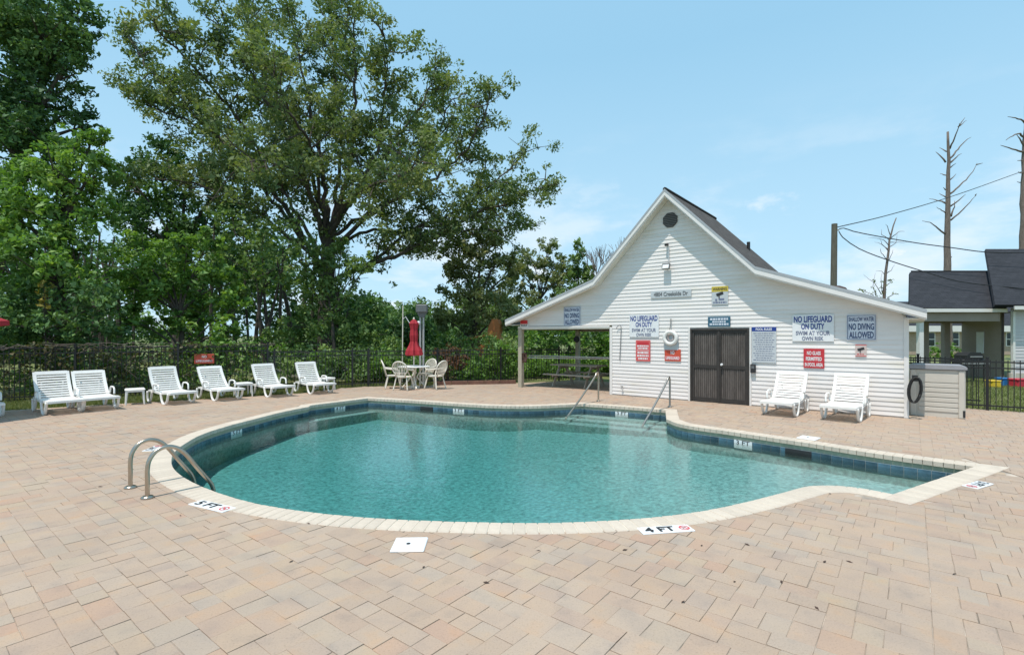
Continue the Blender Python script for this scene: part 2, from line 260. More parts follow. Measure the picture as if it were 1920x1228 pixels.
# ---------------------------------------------------------------- mesh helpers
def link(o, parent=None):
    COL.objects.link(o)
    if parent is not None: o.parent = parent
    return o
def tag(o, label=None, cat=None, group=None, kind=None):
    if label: o['label'] = label
    if cat: o['category'] = cat
    if group: o['group'] = group
    if kind: o['kind'] = kind
    return o
def empty(name, loc, rz=0.0, label=None, cat=None, group=None, kind=None):
    o = bpy.data.objects.new(name, None); o.location = loc; o.rotation_euler = (0, 0, rz); o.empty_display_size = 0.2
    return tag(link(o), label, cat, group, kind)
class MB:
    def __init__(s): s.v = []; s.f = []; s.uv = None
    def add(s, vs, fs):
        o = len(s.v); s.v += [tuple(p) for p in vs]; s.f += [tuple(i + o for i in f) for f in fs]; return s
    def box(s, c, d, rz=0.0, mat=None):
        x, y, z = d[0] / 2, d[1] / 2, d[2] / 2
        vs = [Vector((a * x, b * y, e * z)) for e in (-1, 1) for a, b in ((-1, -1), (1, -1), (1, 1), (-1, 1))]
        if rz: 
            q = Matrix.Rotation(rz, 3, 'Z'); vs = [q @ p for p in vs]
        if mat is not None: vs = [mat @ p for p in vs]
        return s.add([p + Vector(c) for p in vs], [(3, 2, 1, 0), (4, 5, 6, 7), (0, 1, 5, 4), (1, 2, 6, 5), (2, 3, 7, 6), (3, 0, 4, 7)])
    def cham(s, c, d, ch=0.01):           # box with chamfered upright and top edges
        x, y, h = d[0] / 2, d[1] / 2, d[2]
        z0 = c[2] - h / 2
        def ring(ix, iy, z, k): return [(-ix + k, -iy, z), (ix - k, -iy, z), (ix, -iy + k, z), (ix, iy - k, z), (ix - k, iy, z), (-ix + k, iy, z), (-ix, iy - k, z), (-ix, -iy + k, z)]
        vs = ring(x, y, 0, ch) + ring(x, y, h - ch, ch) + ring(x - ch, y - ch, h, ch * .5)
        vs = [(a + c[0], b + c[1], e + z0) for a, b, e in vs]
        fs = [tuple(range(7, -1, -1)), tuple(range(16, 24))]
        for k in range(2):
            for i in range(8): j = (i + 1) % 8; fs.append((k * 8 + i, k * 8 + j, k * 8 + 8 + j, k * 8 + 8 + i))
        return s.add(vs, fs)
    def prism(s, pts, y0, y1):            # polygon in x,z pushed along y
        n = len(pts)
        vs = [(p[0], y0, p[1]) for p in pts] + [(p[0], y1, p[1]) for p in pts]
        fs = [tuple(range(n)), tuple(range(2 * n - 1, n - 1, -1))]
        for i in range(n): j = (i + 1) % n; fs.append((j, i, n + i, n + j))
        return s.add(vs, fs)
    def zprism(s, pts, z0, z1):           # polygon in x,y pushed along z
        n = len(pts)
        vs = [(p[0], p[1], z0) for p in pts] + [(p[0], p[1], z1) for p in pts]
        fs = [tuple(range(n - 1, -1, -1)), tuple(range(n, 2 * n))]
        for i in range(n): j = (i + 1) % n; fs.append((i, j, n + j, n + i))
        return s.add(vs, fs)
    def tube(s, path, r, n=8, cap=True, sq=None):
        path = [Vector(p) for p in path]; rr = r if hasattr(r, '__len__') else [r] * len(path)
        o = len(s.v); prev = None
        for i, p in enumerate(path):
            a = path[max(i - 1, 0)]; b = path[min(i + 1, len(path) - 1)]
            d = (b - a)
            if d.length < 1e-9: d = Vector((0, 0, 1))
            d.normalize()
            if prev is None:
                ref = Vector((0, 0, 1)) if abs(d.z) < 0.9 else Vector((1, 0, 0)); e1 = d.cross(ref).normalized()
            else:
                e1 = (prev - d * prev.dot(d)); e1 = e1.normalized() if e1.length > 1e-6 else d.orthogonal().normalized()
            prev = e1; e2 = d.cross(e1)
            for k in range(n):
                t = 2 * math.pi * k / n
                s.v.append(tuple(p + (e1 * math.cos(t) + e2 * math.sin(t)) * rr[i]))
        for i in range(len(path) - 1):
            for k in range(n):
                q = (k + 1) % n; s.f.append((o + i * n + k, o + i * n + q, o + (i + 1) * n + q, o + (i + 1) * n + k))
        if cap:
            s.f.append(tuple(o + k for k in range(n - 1, -1, -1))); e = o + (len(path) - 1) * n; s.f.append(tuple(e + k for k in range(n)))
        return s
    def lathe(s, prof, n=24, c=(0, 0, 0), wob=None):
        o = len(s.v)
        for r, z in prof:
            for k in range(n):
                t = 2 * math.pi * k / n; q = r * (wob(k, z) if wob else 1)
                s.v.append((c[0] + q * math.cos(t), c[1] + q * math.sin(t), c[2] + z))
        for i in range(len(prof) - 1):
            for k in range(n):
                q = (k + 1) % n; s.f.append((o + i * n + k, o + i * n + q, o + (i + 1) * n + q, o + (i + 1) * n + k))
        s.f.append(tuple(o + k for k in range(n - 1, -1, -1))); e = o + (len(prof) - 1) * n; s.f.append(tuple(e + k for k in range(n)))
        return s
    def mesh(s, name, smooth=False):
        me = bpy.data.meshes.new(name); me.from_pydata(s.v, [], s.f); me.update()
        if smooth: me.polygons.foreach_set('use_smooth', [True] * len(me.polygons))
        return me
    def build(s, name, mat, parent=None, smooth=False):
        me = s.mesh(name, smooth); me.materials.append(mat if not isinstance(mat, str) else M[mat])
        return link(bpy.data.objects.new(name, me), parent)
def inst(name, me, parent, loc=(0, 0, 0), rot=(0, 0, 0), scale=None):
    o = bpy.data.objects.new(name, me); o.location = loc; o.rotation_euler = rot
    if scale: o.scale = scale
    return link(o, parent)
KIDS = {}
def copy_tree(src, parent=None):
    c = src.copy(); COL.objects.link(c); c.parent = parent
    for ch in list(src.children): copy_tree(ch, c)
    return c
def spline(pts, step=0.05):               # Catmull-Rom through 2D/3D points
    P = [np.array(p, float) for p in pts]
    if len(P) == 2:
        n = max(2, int(np.linalg.norm(P[1] - P[0]) / step) + 1); return [P[0] + (P[1] - P[0]) * i / (n - 1) for i in range(n)]
    out = []
    for i in range(len(P) - 1):
        p0 = P[i - 1] if i else 2 * P[0] - P[1]; p1, p2 = P[i], P[i + 1]; p3 = P[i + 2] if i + 2 < len(P) else 2 * P[-1] - P[-2]
        L1, L2, L0 = np.linalg.norm(p2 - p1), np.linalg.norm(p3 - p2), np.linalg.norm(p1 - p0)
        m1 = (p2 - p0) / (L0 + L1 + 1e-9) * L1; m2 = (p3 - p1) / (L1 + L2 + 1e-9) * L1
        n = max(2, int(L1 / step) + 1)
        for k in range(n):
            t = k / n; out.append((2 * t**3 - 3 * t**2 + 1) * p1 + (t**3 - 2 * t**2 + t) * m1 + (-2 * t**3 + 3 * t**2) * p2 + (t**3 - t**2) * m2)
    out.append(P[-1]); return out
def text_mesh(body, wd, ht, bold=0.0):
    cu = bpy.data.curves.new('lettering', 'FONT'); cu.body = body; cu.offset = bold; cu.resolution_u = 3
    o = bpy.data.objects.new('lettering', cu); me = bpy.data.meshes.new_from_object(o)
    n = len(me.vertices); a = np.empty(n * 3, np.float32); me.vertices.foreach_get('co', a); a = a.reshape(-1, 3)
    lo, hi = a.min(0), a.max(0); b = np.zeros_like(a)
    b[:, 0] = ((a[:, 0] - lo[0]) / (hi[0] - lo[0]) - 0.5) * wd; b[:, 2] = (a[:, 1] - lo[1]) / (hi[1] - lo[1]) * ht
    me.vertices.foreach_set('co', b.ravel()); me.update(); bpy.data.objects.remove(o); bpy.data.curves.remove(cu)
    me.materials.clear(); return me       # upright in x,z, facing -y

# ================================================================ THE GROUND, THE POOL
PX = [('c', 1675, 928), ('', 1642, 921), ('', 1604, 915), ('', 1565, 911.5), ('', 1527, 912), ('', 1507, 914.5), ('', 1469, 925), ('', 1411, 940), ('', 1333, 957), ('', 1257, 968), ('', 1180, 975), ('', 1080, 980.5), ('', 972, 982), ('', 817, 978.5), ('', 680, 971.5), ('', 576, 961), ('', 492, 948), ('', 440, 935.5), ('', 400, 922.5), ('', 368, 909.5), ('', 340, 894), ('', 324, 880), ('', 319, 866), ('', 324, 850), ('', 342, 834), ('', 378, 814.5), ('', 425, 799), ('', 475, 786), ('', 520, 774.5), ('', 555, 767), ('c', 577, 763), ('c', 582, 759.8), ('c', 690, 746.5), ('', 770, 751), ('', 860, 757), ('', 933, 760.8), ('', 1000, 761.2), ('', 1055, 759), ('c', 1090, 757), ('', 1170, 762.5), ('c', 1249, 769), ('c', 1251, 786), ('', 1272, 794), ('', 1300, 799.5), ('', 1376, 810), ('', 1461, 822.5), ('', 1519, 831), ('', 1588, 842), ('', 1681, 855.5), ('c', 1831, 875)]
pts = [(k, gp(x, y)) for k, x, y in PX]
ci = [i for i, p in enumerate(pts) if p[0] == 'c']
SEGS = []
for a, b in zip(ci, ci[1:] + [len(pts)]):
    SEGS.append(spline([p[1] for p in pts[a:b + 1]] if b < len(pts) else [p[1] for p in pts[a:]] + [pts[0][1]], 0.06))
IN = np.array([p for sg in SEGS for p in sg[:-1]])
def dist_in(q):
    a = IN; b = np.roll(IN, -1, 0); ab = b - a
    t = np.clip(((q - a) * ab).sum(1) / ((ab * ab).sum(1) + 1e-12), 0, 1)
    return np.sqrt((((a + ab * t[:, None]) - q) ** 2).sum(1).min())
def inside(poly, q):
    x, y = q; a = poly; b = np.roll(poly, -1, 0)
    c = ((a[:, 1] > y) != (b[:, 1] > y)) & (x < (b[:, 0] - a[:, 0]) * (y - a[:, 1]) / (b[:, 1] - a[:, 1] + 1e-15) + a[:, 0])
    return bool(c.sum() % 2)
def normals(P):
    d = np.roll(P, -1, 0) - np.roll(P, 1, 0); n = np.stack([-d[:, 1], d[:, 0]], 1); return n / (np.linalg.norm(n, axis=1, keepdims=True) + 1e-12)
def offset(dv):
    out = []
    for k, sg in enumerate(SEGS):
        sgp = np.array(sg); d = np.gradient(sgp, axis=0); n = np.stack([-d[:, 1], d[:, 0]], 1); n /= np.linalg.norm(n, axis=1, keepdims=True)
        out += list(sgp + n * dv)
        nx = np.array(SEGS[(k + 1) % len(SEGS)]); d2 = nx[1] - nx[0]; n2 = np.array([-d2[1], d2[0]]) / np.linalg.norm(d2); n1 = n[-1]
        den = 1 + n1 @ n2
        if den > 0.3: out.append(sgp[-1] + (n1 + n2) * dv / den)
    out = [p for p in out if (dist_in(p) > dv - 0.004 and not inside(IN, p))]
    res = [out[0]]
    for p in out[1:]:
        if np.linalg.norm(p - res[-1]) > 0.012: res.append(p)
    return np.array(res)
MID, OUT = offset(0.12), offset(0.245)
def holed_sheet(name, outer, hole, z, mat):
    v3 = [[Vector((p[0], p[1], 0)) for p in outer], [Vector((p[0], p[1], 0)) for p in hole]]
    tris = tessellate_polygon(v3); allp = [tuple(p) for p in outer] + [tuple(p) for p in hole]
    fs = []
    for t in tris:
        a, b, c = (np.array(allp[i]) for i in t)
        cr_ = (b[0] - a[0]) * (c[1] - a[1]) - (b[1] - a[1]) * (c[0] - a[0])
        fs.append(tuple(t) if cr_ > 0 else tuple(reversed(t)))
    mb = MB(); mb.v = [(p[0], p[1], z) for p in allp]; mb.f = fs
    return mb.build(name, mat)
lawn = holed_sheet('lawn', [(-700, -60), (700, -60), (700, 1500), (-700, 1500)], MID, -0.035, 'lawn'); tag(lawn, kind='structure')
DECK = np.array([(-18.5, 7.3), (-11.83, 11.72), (-9.8, 13.05), (-8.38, 13.95), (-6.4, 15.35), (-5.68, 16.75), (-4.95, 17.3), (0.1, 18.45), (2.6, 19.9), (5.6, 17.4), (9.1, 14.0), (11.1, 11.95), (17, 7.1), (17, 0.4), (-18.5, 0.4)])
deck = holed_sheet('pool_deck', [tuple(p) for p in DECK[::-1]], MID, -0.006, 'sand'); tag(deck, kind='structure')

# ---- paving stones, laid square to the pool house in three sizes
mod = 0.0745
TYPES = [(2, 2), (3, 2), (2, 3), (4, 2), (2, 4), (3, 3)]
def fill(s0, s1, t0, t1, seed):
    rr = random.Random(seed); nx, ny = math.ceil((s1 - s0) / mod), int((t1 - t0) / mod)
    if seed == 1: s0 = s1 - nx * mod
    g = np.zeros((nx + 6, ny + 6), bool); res = []
    for i in range(nx):
        for j in range(ny):
            if g[i, j]: continue
            f = 0
            while j + f < ny + 4 and not g[i, j + f]: f += 1
            ok = [k for k in range(6) if TYPES[k][1] <= f and f - TYPES[k][1] != 1]
            a, b = TYPES[rr.choices(ok, [(3, 3.4, 3.2, 1.0, 1.0, 1.8)[k] for k in ok])[0]] if ok else (2, f)
            if nx - i - a < 2: a = nx - i
            g[i:i + a, j:j + b] = True; res.append((s0 + (i + a / 2) * mod, t0 + (j + b / 2) * mod, a, b))
    return res
SPLIT = float((gp(1752, 1228) - P0) @ U)
stones = fill(-26, SPLIT, -24, 4.6, 1) + fill(SPLIT, SPLIT + 15, -24, 4.6, 2)
S = np.array([(x[0], x[1], x[2], x[3]) for x in stones])
W2 = P0[None] + S[:, :1] * U[None] + S[:, 1:2] * V[None]
def pip(poly, Q):
    c = np.zeros(len(Q), int)
    for a, b in zip(poly, np.roll(poly, -1, 0)):
        k = ((a[1] > Q[:, 1]) != (b[1] > Q[:, 1])) & (Q[:, 0] < (b[0] - a[0]) * (Q[:, 1] - a[1]) / (b[1] - a[1] + 1e-15) + a[0]); c += k
    return c % 2 == 1
keep = pip(DECK, W2) & ~pip(IN, W2) & ~((S[:, 0] > 3.6) & (S[:, 0] < 10.2) & (S[:, 1] > 0.15))
S, W2 = S[keep], W2[keep]
def din_many(Q):
    out = np.full(len(Q), 9.0); near = np.zeros(len(Q), int)
    for i0 in range(0, len(Q), 2000):
        q = Q[i0:i0 + 2000]; d = ((q[:, None] - IN[None]) ** 2).sum(2); near[i0:i0 + 2000] = d.argmin(1); out[i0:i0 + 2000] = np.sqrt(d.min(1))
    return out, near
dI, nI = din_many(W2)
tint = rng.random(len(S))
gap, chm = 0.0034, 0.0022
def stone_rel(a, b):
    x, y = a * mod / 2 - gap / 2, b * mod / 2 - gap / 2; k = chm
    top = [(-x + k, -y + k, 0), (x - k, -y + k, 0), (x - k, y - k, 0), (-x + k, y - k, 0)]
    edge = [(-x, -y, -k * .8), (x, -y, -k * .8), (x, y, -k * .8), (-x, y, -k * .8)]; bot = [(p[0], p[1], -0.03) for p in edge]
    return np.array(top + edge + bot), [(0, 1, 2, 3)] + [(4 + i, 4 + (i + 1) % 4, (i + 1) % 4, i) for i in range(4)] + [(8 + i, 8 + (i + 1) % 4, 4 + (i + 1) % 4, 4 + i) for i in range(4)]
depth = W2[:, 1]; scrx = 960 + F * W2[:, 0] / np.maximum(depth, 0.1); scry = HOR + F * CAMH / np.maximum(depth, 0.1)
vis = (depth > 2.5) & (scrx > -40) & (scrx < 1960) & (scry < 1260) & (dI > 0.45)
size = S[:, 2] * S[:, 3] / depth ** 3; size[~vis] = 0
big = set(np.argsort(-size)[:298].tolist())
PMESH = {}
allv, allf, allt, nv = [], [], [], 0
ND = normals(IN)
for i in range(len(S)):
    a, b = int(S[i, 2]), int(S[i, 3]); zz = float(rng.normal(0, 0.0014)); tl = rng.normal(0, 0.007, 2); W2[i] += rng.normal(0, 0.0012, 2)
    if i in big:
        if (a, b) not in PMESH:
            v, f = stone_rel(a, b); me = bpy.data.meshes.new('paver'); me.from_pydata(v.tolist(), [], f); me.materials.append(M['paver']); PMESH[(a, b)] = me
        o = inst('paver', PMESH[(a, b)], deck, (W2[i, 0], W2[i, 1], zz), (float(tl[0]), float(tl[1]), ANG + float(rng.normal(0, 0.011)))); continue
    v, f = stone_rel(a, b)
    if dI[i] < 0.5:                                      # cut along the pool edge
        hx, hy = a * mod / 2 - gap / 2, b * mod / 2 - gap / 2
        poly = [W2[i] + U * sx * hx + V * sy * hy for sx, sy in ((-1, -1), (1, -1), (1, 1), (-1, 1))]
        ok = True
        for kk in {int(nI[i])} | {int(((IN - p) ** 2).sum(1).argmin()) for p in poly}:
            n_ = ND[kk]; o_ = IN[kk] + n_ * 0.2; res = []
            for p, q in zip(poly, poly[1:] + poly[:1]):
                dp, dq = (p - o_) @ n_, (q - o_) @ n_
                if dp >= 0: res.append(p)
                if dp * dq < 0: res.append(p + (q - p) * dp / (dp - dq))
            poly = res
            if len(poly) < 3: ok = False; break
        if not ok: continue
        n = len(poly); vv = [(p[0], p[1], zz) for p in poly] + [(p[0], p[1], -0.03) for p in poly]
        ff = [tuple(range(n))] + [(n + k, n + (k + 1) % n, (k + 1) % n, k) for k in range(n)]
    else:
        w2 = W2[i][None] + v[:, :1] * U[None] + v[:, 1:2] * V[None]
        z = v[:, 2] + zz + v[:, 0] * tl[0] * .6 + v[:, 1] * tl[1] * .6
        vv = np.column_stack([w2, z]).tolist(); ff = f
    allv += vv; allf += [tuple(k + nv for k in q) for q in ff]; nv += len(vv); allt += [tint[i]] * len(vv)
me = bpy.data.meshes.new('paving_stones'); me.from_pydata(allv, [], allf); at = me.attributes.new('tint', 'FLOAT', 'POINT'); at.data.foreach_set('value', np.array(allt, np.float32)); me.materials.append(M['paver_far'])
o = link(bpy.data.objects.new('paving_field', me), deck); o['kind'] = 'stuff'

# ---- pool shell
POOLC = IN.mean(0)
pool = empty('pool_basin', (0, 0, 0), kind='structure')
def ribbon(P, z0, z1, name, mat, off=0.0):
    Q = P + normals(P) * off; n = len(Q); mb = MB()
    mb.v = [(p[0], p[1], z0) for p in Q] + [(p[0], p[1], z1) for p in Q]; mb.f = [(i, (i + 1) % n, n + (i + 1) % n, n + i) for i in range(n)]
    return mb.build(name, mat, pool)
ribbon(IN, -0.135, -0.05, 'bond_beam', 'beam', 0.012)
ribbon(IN, -0.30, -0.13, 'grout_band', 'grout', 0.010)
ribbon(IN, -2.4, -0.30, 'plaster_wall', 'plaster', 0.006)
mb = MB(); xs = np.arange(-8, 9.01, 0.5); ys = np.arange(3.4, 15.6, 0.5)
def floor_z(x, y):
    d = (np.array((x, y)) - np.array((-1.2, 7.4))); r = math.hypot(d[0], d[1]) / 4.5
    deep = math.exp(-r * r * 0.9); sh = min(max((6.5 - (x - 0.2 * y)) / 9, 0), 1)
    x_ = min(max((x + 0.4 * (y - 9) - 0.5) / 3.5, 0), 1); return -(0.54 - 0.14 * x_ + 0.42 * deep * sh)
for y in ys:
    for x in xs: mb.v.append((x, y, floor_z(x, y)))
nx = len(xs)
for j in range(len(ys) - 1):
    for i in range(nx - 1): mb.f.append((j * nx + i, j * nx + i + 1, (j + 1) * nx + i + 1, (j + 1) * nx + i))
mb.build('plaster_floor', 'plaster', pool, True)
# entry steps in the corner by the handrails, and a bench on the far left
B0, B1 = gp(1090, 757), gp(1249, 769); bd = (B1 - B0) / np.linalg.norm(B1 - B0); bn = np.array([bd[1], -bd[0]])
if bn @ (POOLC - B0) < 0: bn = -bn
for k, (dd, z) in enumerate(((0.32, -0.27), (0.64, -0.32), (0.96, -0.37))):
    a = B0 - bd * 1.0 * (k > -1); q = [a - bn * 0.02, B1 + bd * 0.3 - bn * 0.02, B1 + bd * 0.3 + bn * dd, a + bn * dd]
    MB().zprism([tuple(p) for p in q[::-1]] if (q[1] - q[0])[0] * (q[2] - q[1])[1] - (q[1] - q[0])[1] * (q[2] - q[1])[0] < 0 else [tuple(p) for p in q], -1.6, z).build('step', 'plaster', pool)
L0, L1 = gp(582, 759.8), gp(690, 746.5); ld = (L1 - L0) / np.linalg.norm(L1 - L0); ln = np.array([ld[1], -ld[0]])
q = [L0 - ld * .2, L0 - ld * .2 + ln * 0.30, L1 + ld * .1 + ln * 0.30, L1 + ld * .1]
MB().zprism([tuple(p) for p in q], -1.6, -0.36).build('bench', 'plaster', pool)

# ---- coping bricks and waterline tiles, one by one along the edge
mbr = MB().cham((0, 0.115, -0.028), (0.106, 0.262, 0.068), 0.005); mbr_me = mbr.mesh('coping_brick'); mbr_me.materials.append(M['coping'])
mt = MB().box((0, 0.004, -0.21), (0.146, 0.012, 0.146)); mt_me = mt.mesh('waterline_tile'); mt_me.materials.append(M['tile'])
bricks, tiles, bedpieces = [], [], MB()
for k, sg in enumerate(SEGS):
    P = np.array(sg); L = np.r_[0, np.cumsum(np.linalg.norm(np.diff(P, axis=0), axis=1))]; tot = L[-1]
    def atl(l):
        p = np.array([np.interp(l, L, P[:, 0]), np.interp(l, L, P[:, 1])]); e = 0.03
        q = np.array([np.interp(min(l + e, tot), L, P[:, 0]) - np.interp(max(l - e, 0), L, P[:, 0]), np.interp(min(l + e, tot), L, P[:, 1]) - np.interp(max(l - e, 0), L, P[:, 1])])
        return p, q / np.linalg.norm(q)
    nb = max(1, round(tot / 0.111)); 
    for i in range(nb):
        p, d = atl((i + .5) * tot / nb); bricks.append((p, math.atan2(d[1], d[0]), tot / nb / 0.111))
    nb = max(1, round(tot / 0.152))
    for i in range(nb):
        p, d = atl((i + .5) * tot / nb); tiles.append((p, math.atan2(d[1], d[0])))
def corner_fill(k):
    a = np.array(SEGS[k]); b = np.array(SEGS[(k + 1) % len(SEGS)]); d1 = a[-1] - a[-2]; d2 = b[1] - b[0]; d1 /= np.linalg.norm(d1); d2 /= np.linalg.norm(d2)
    crs = d1[0] * d2[1] - d1[1] * d2[0]
    return a[-1], d1, d2, crs
order = sorted(range(len(bricks)), key=lambda i: bricks[i][0][1])
stuffmb = MB()
for rank, i in enumerate(order):
    p, a, sc = bricks[i]
    if rank < 298:
        o = inst('coping_brick', mbr_me, pool, (p[0], p[1], random.gauss(0, .0008)), (0, 0, a)); o.scale = (sc, 1, 1)
    else:
        q = Matrix.Rotation(a, 3, 'Z'); stuffmb.add([q @ Vector((v[0] * sc, v[1], v[2])) + Vector((p[0], p[1], 0)) for v in mbr.v], mbr.f)
if stuffmb.v: stuffmb.build('coping_run', 'coping', pool)['kind'] = 'stuff'
for k in range(len(SEGS)):
    c, d1, d2, crs = corner_fill(k)
    if crs < -0.2:        # clockwise walk: right turn = corner points outwards
        n1 = np.array([-d1[1], d1[0]]); n2 = np.array([-d2[1], d2[0]]); m_ = (n1 + n2) / (1 + n1 @ n2)
        q = [c, c + n2 * .246, c + m_ * .246, c + n1 * .246]
        ar = sum(q[i][0] * q[(i + 1) % 4][1] - q[(i + 1) % 4][0] * q[i][1] for i in range(4))
        MB().zprism([tuple(p) for p in (q if ar > 0 else q[::-1])], -0.062, 0.0045).build('coping_corner', 'coping', pool)
mb = MB(); n = len(OUT)
bed = holed_sheet('coping_mortar', [tuple(p) for p in offset(0.235)[::-1]], IN + normals(IN) * 0.008, 0.0, 'mortar'); bed.parent = pool
for p, a in tiles[:299]:
    inst('waterline_tile', mt_me, pool, (p[0], p[1], 0), (0, 0, a))
# skimmer mouths and pale depth tiles in the waterline
def edge_at(x, y):
    q = gp(x, y); i = int(((IN - q) ** 2).sum(1).argmin()); d = IN[(i + 1) % len(IN)] - IN[i - 1]; return IN[i], math.atan2(d[1], d[0])
for x, y in ((1500, 828), (800, 753)):
    p, a = edge_at(x, y); sk = MB().box((0, -0.006, -0.205), (0.40, 0.014, 0.14)).build('skimmer_mouth', 'ink', pool); sk.location = (p[0], p[1], 0); sk.rotation_euler = (0, 0, a)
for x, y, s in ((1393, 812, '3 FT'), (1168, 762, '3 FT'), (862, 757, '3 FT'), (635, 753, '4 FT'), (442, 794, '5 FT')):
    p, a = edge_at(x, y); dt = MB().box((0, -0.004, -0.205), (0.32, 0.014, 0.146)).build('depth_tile', 'signwhite', pool); dt.location = (p[0], p[1], 0); dt.rotation_euler = (0, 0, a)
    me = text_mesh(s, 0.24, 0.075, 0.01); me.materials.append(M['ink']); inst('lettering', me, dt, (0, -0.013, -0.205), (0, 0, 0))
# ---- water
wi = offset(0.03); nw = len(wi); mb = MB()
tri = tessellate_polygon([[Vector((p[0], p[1], 0)) for p in wi]])
up = []
for t in tri:
    a, b, c = (wi[i] for i in t); up.append(tuple(t) if (b[0] - a[0]) * (c[1] - a[1]) - (b[1] - a[1]) * (c[0] - a[0]) > 0 else tuple(reversed(t)))
mb.v = [(p[0], p[1], -0.186) for p in wi] + [(p[0], p[1], -2.6) for p in wi]
mb.f = up + [tuple(nw + i for i in reversed(t)) for t in up]
ar = sum(wi[i][0] * wi[(i + 1) % nw][1] - wi[(i + 1) % nw][0] * wi[i][1] for i in range(nw))
for i in range(nw):
    j = (i + 1) % nw; mb.f.append((nw + i, nw + j, j, i) if ar > 0 else (nw + j, nw + i, i, j))
water = mb.build('water', 'water'); tag(water, kind='structure')
# ================================================================ POOL HOUSE
house = empty('pool_house', hw(0, 0), ANG, 'white sided pool house with steep shingled gable, dark double door and open picnic porch', 'building')
PROF = [(-0.34, 2.27), (3.02, 3.41), (5.20, 5.69), (7.45, 3.41), (10.66, 2.27)]
YF, YB = -0.36, 4.05
def prof_z(s, dz=0.0):
    return float(np.interp(s, [p[0] for p in PROF], [p[1] for p in PROF])) + dz
def prof_x(z, left):              # where the underside of the roof cuts a level line
    q = [(p[0], p[1] - 0.17) for p in PROF]
    if left: return float(np.interp(z, [p[1] for p in q[:3]], [p[0] for p in q[:3]]))
    return float(np.interp(z, [p[1] for p in q[:1:-1]], [p[0] for p in q[:1:-1]]))
DS0, DS1, DZ = 5.77, 7.235, 1.93
WS0, WS1, BZ = 3.42, 10.33, 2.0
# structure behind the siding
core = MB()
core.prism([(WS0 + .01, 0), (DS0, 0), (DS0, BZ + .05), (WS0 + .01, BZ + .05)], 0.022, 0.12)
core.prism([(DS1, 0), (WS1 - .01, 0), (WS1 - .01, 2.05), (DS1, 2.05)], 0.022, 0.12)
core.prism([(DS0 + .001, DZ), (DS1 - .001, DZ), (DS1 - .001, 2.049), (DS0 + .001, 2.049)], 0.022, 0.12)
top = [(0.0, 2.051), (WS1 - .01, 2.051), (WS1 - .01, prof_z(WS1, -.2)), (7.45, 3.2), (5.2, 5.45), (3.02, 3.2), (0.0, prof_z(0, -.2))]
core.prism(top[::-1], 0.022, 0.12)
core.build('front_wall', 'trim', house)
sw = MB(); sw.box((WS0 + .06, 2.1, 1.15), (0.1, 3.95, 2.3)); sw.build('porch_side_wall', 'vinyl', house)
sw = MB(); sw.box((WS1 - .06, 2.1, 1.1), (0.1, 3.95, 2.2)); sw.build('right_wall', 'vinyl', house)
sw = MB(); sw.box((6.88, 4.0, 1.15), (6.8, 0.1, 2.3)); sw.build('back_wall', 'vinyl', house)
# siding boards one by one
EXP = 0.1016; z = 0.03; LIP, TOPY = -0.012, 0.003
def board(sa0, sb0, sa1, sb1, z0, z1):
    vs = [(sa0, LIP, z0), (sb0, LIP, z0), (sb1, TOPY, z1), (sa1, TOPY, z1), (sa0, 0.020, z0), (sb0, 0.020, z0), (sb1, 0.020, z1), (sa1, 0.020, z1)]
    MB().add(vs, [(0, 1, 2, 3), (1, 5, 6, 2), (4, 0, 3, 7), (3, 2, 6, 7), (0, 4, 5, 1), (5, 4, 7, 6)]).build('siding_board', 'vinyl', house)
while z < 5.48:
    z1 = min(z + EXP, 5.5)
    def lim(zz):
        l = max(prof_x(zz, True), 0.05 if zz >= BZ - .001 else WS0 + .04); r = min(prof_x(zz, False), WS1 - .04); return l, r
    (l0, r0), (l1, r1) = lim(z + (1e-3)), lim(z1)
    if z < BZ - .001 <= z1: l1 = l0
    if z < DZ + .02:
        board(l0, DS0 - .055, l1, DS0 - .055, z, z1); board(DS1 + .055, r0, DS1 + .055, r1, z, z1)
    elif r1 > l1: board(l0, r0, l1, r1, z, z1)
    z = z1
# trims
def tb(name, c, d, mat='trim'): return MB().cham(c, d, min(0.006, min(d) * .3)).build(name, mat, house)
tb('corner_trim', (WS1, -0.004, 1.07), (0.085, 0.05, 2.13)); tb('corner_trim', (WS0, -0.004, 1.0), (0.085, 0.05, 1.995))
tb('door_trim', (DS0 - .03, -0.005, 0.975), (0.05, 0.05, 1.95)); tb('door_trim', (DS1 + .03, -0.005, 0.975), (0.05, 0.05, 1.95))
tb('porch_beam', (1.69, 0.03, 1.985), (3.36, 0.13, 0.06), 'soffit'); tb('porch_fascia', (1.66, -0.03, 2.02), (3.44, 0.03, 0.045))
tb('porch_beam', (1.69, 3.9, 2.0), (3.36, 0.14, 0.2), 'wood'); tb('porch_beam', (0.0, 2.0, 2.02), (0.13, 3.7, 0.16), 'wood')
MB().prism([(-.34 + .02, 2.09), (WS0, 2.09), (WS0, 2.12), (-.34 + .02, 2.12)], 0.10, YB - .1).build('porch_ceiling', 'soffit', house)
for t in (0.02, 3.72): tb('porch_post', (0.03, t, 1.0), (0.15, 0.15, 2.0), 'post')
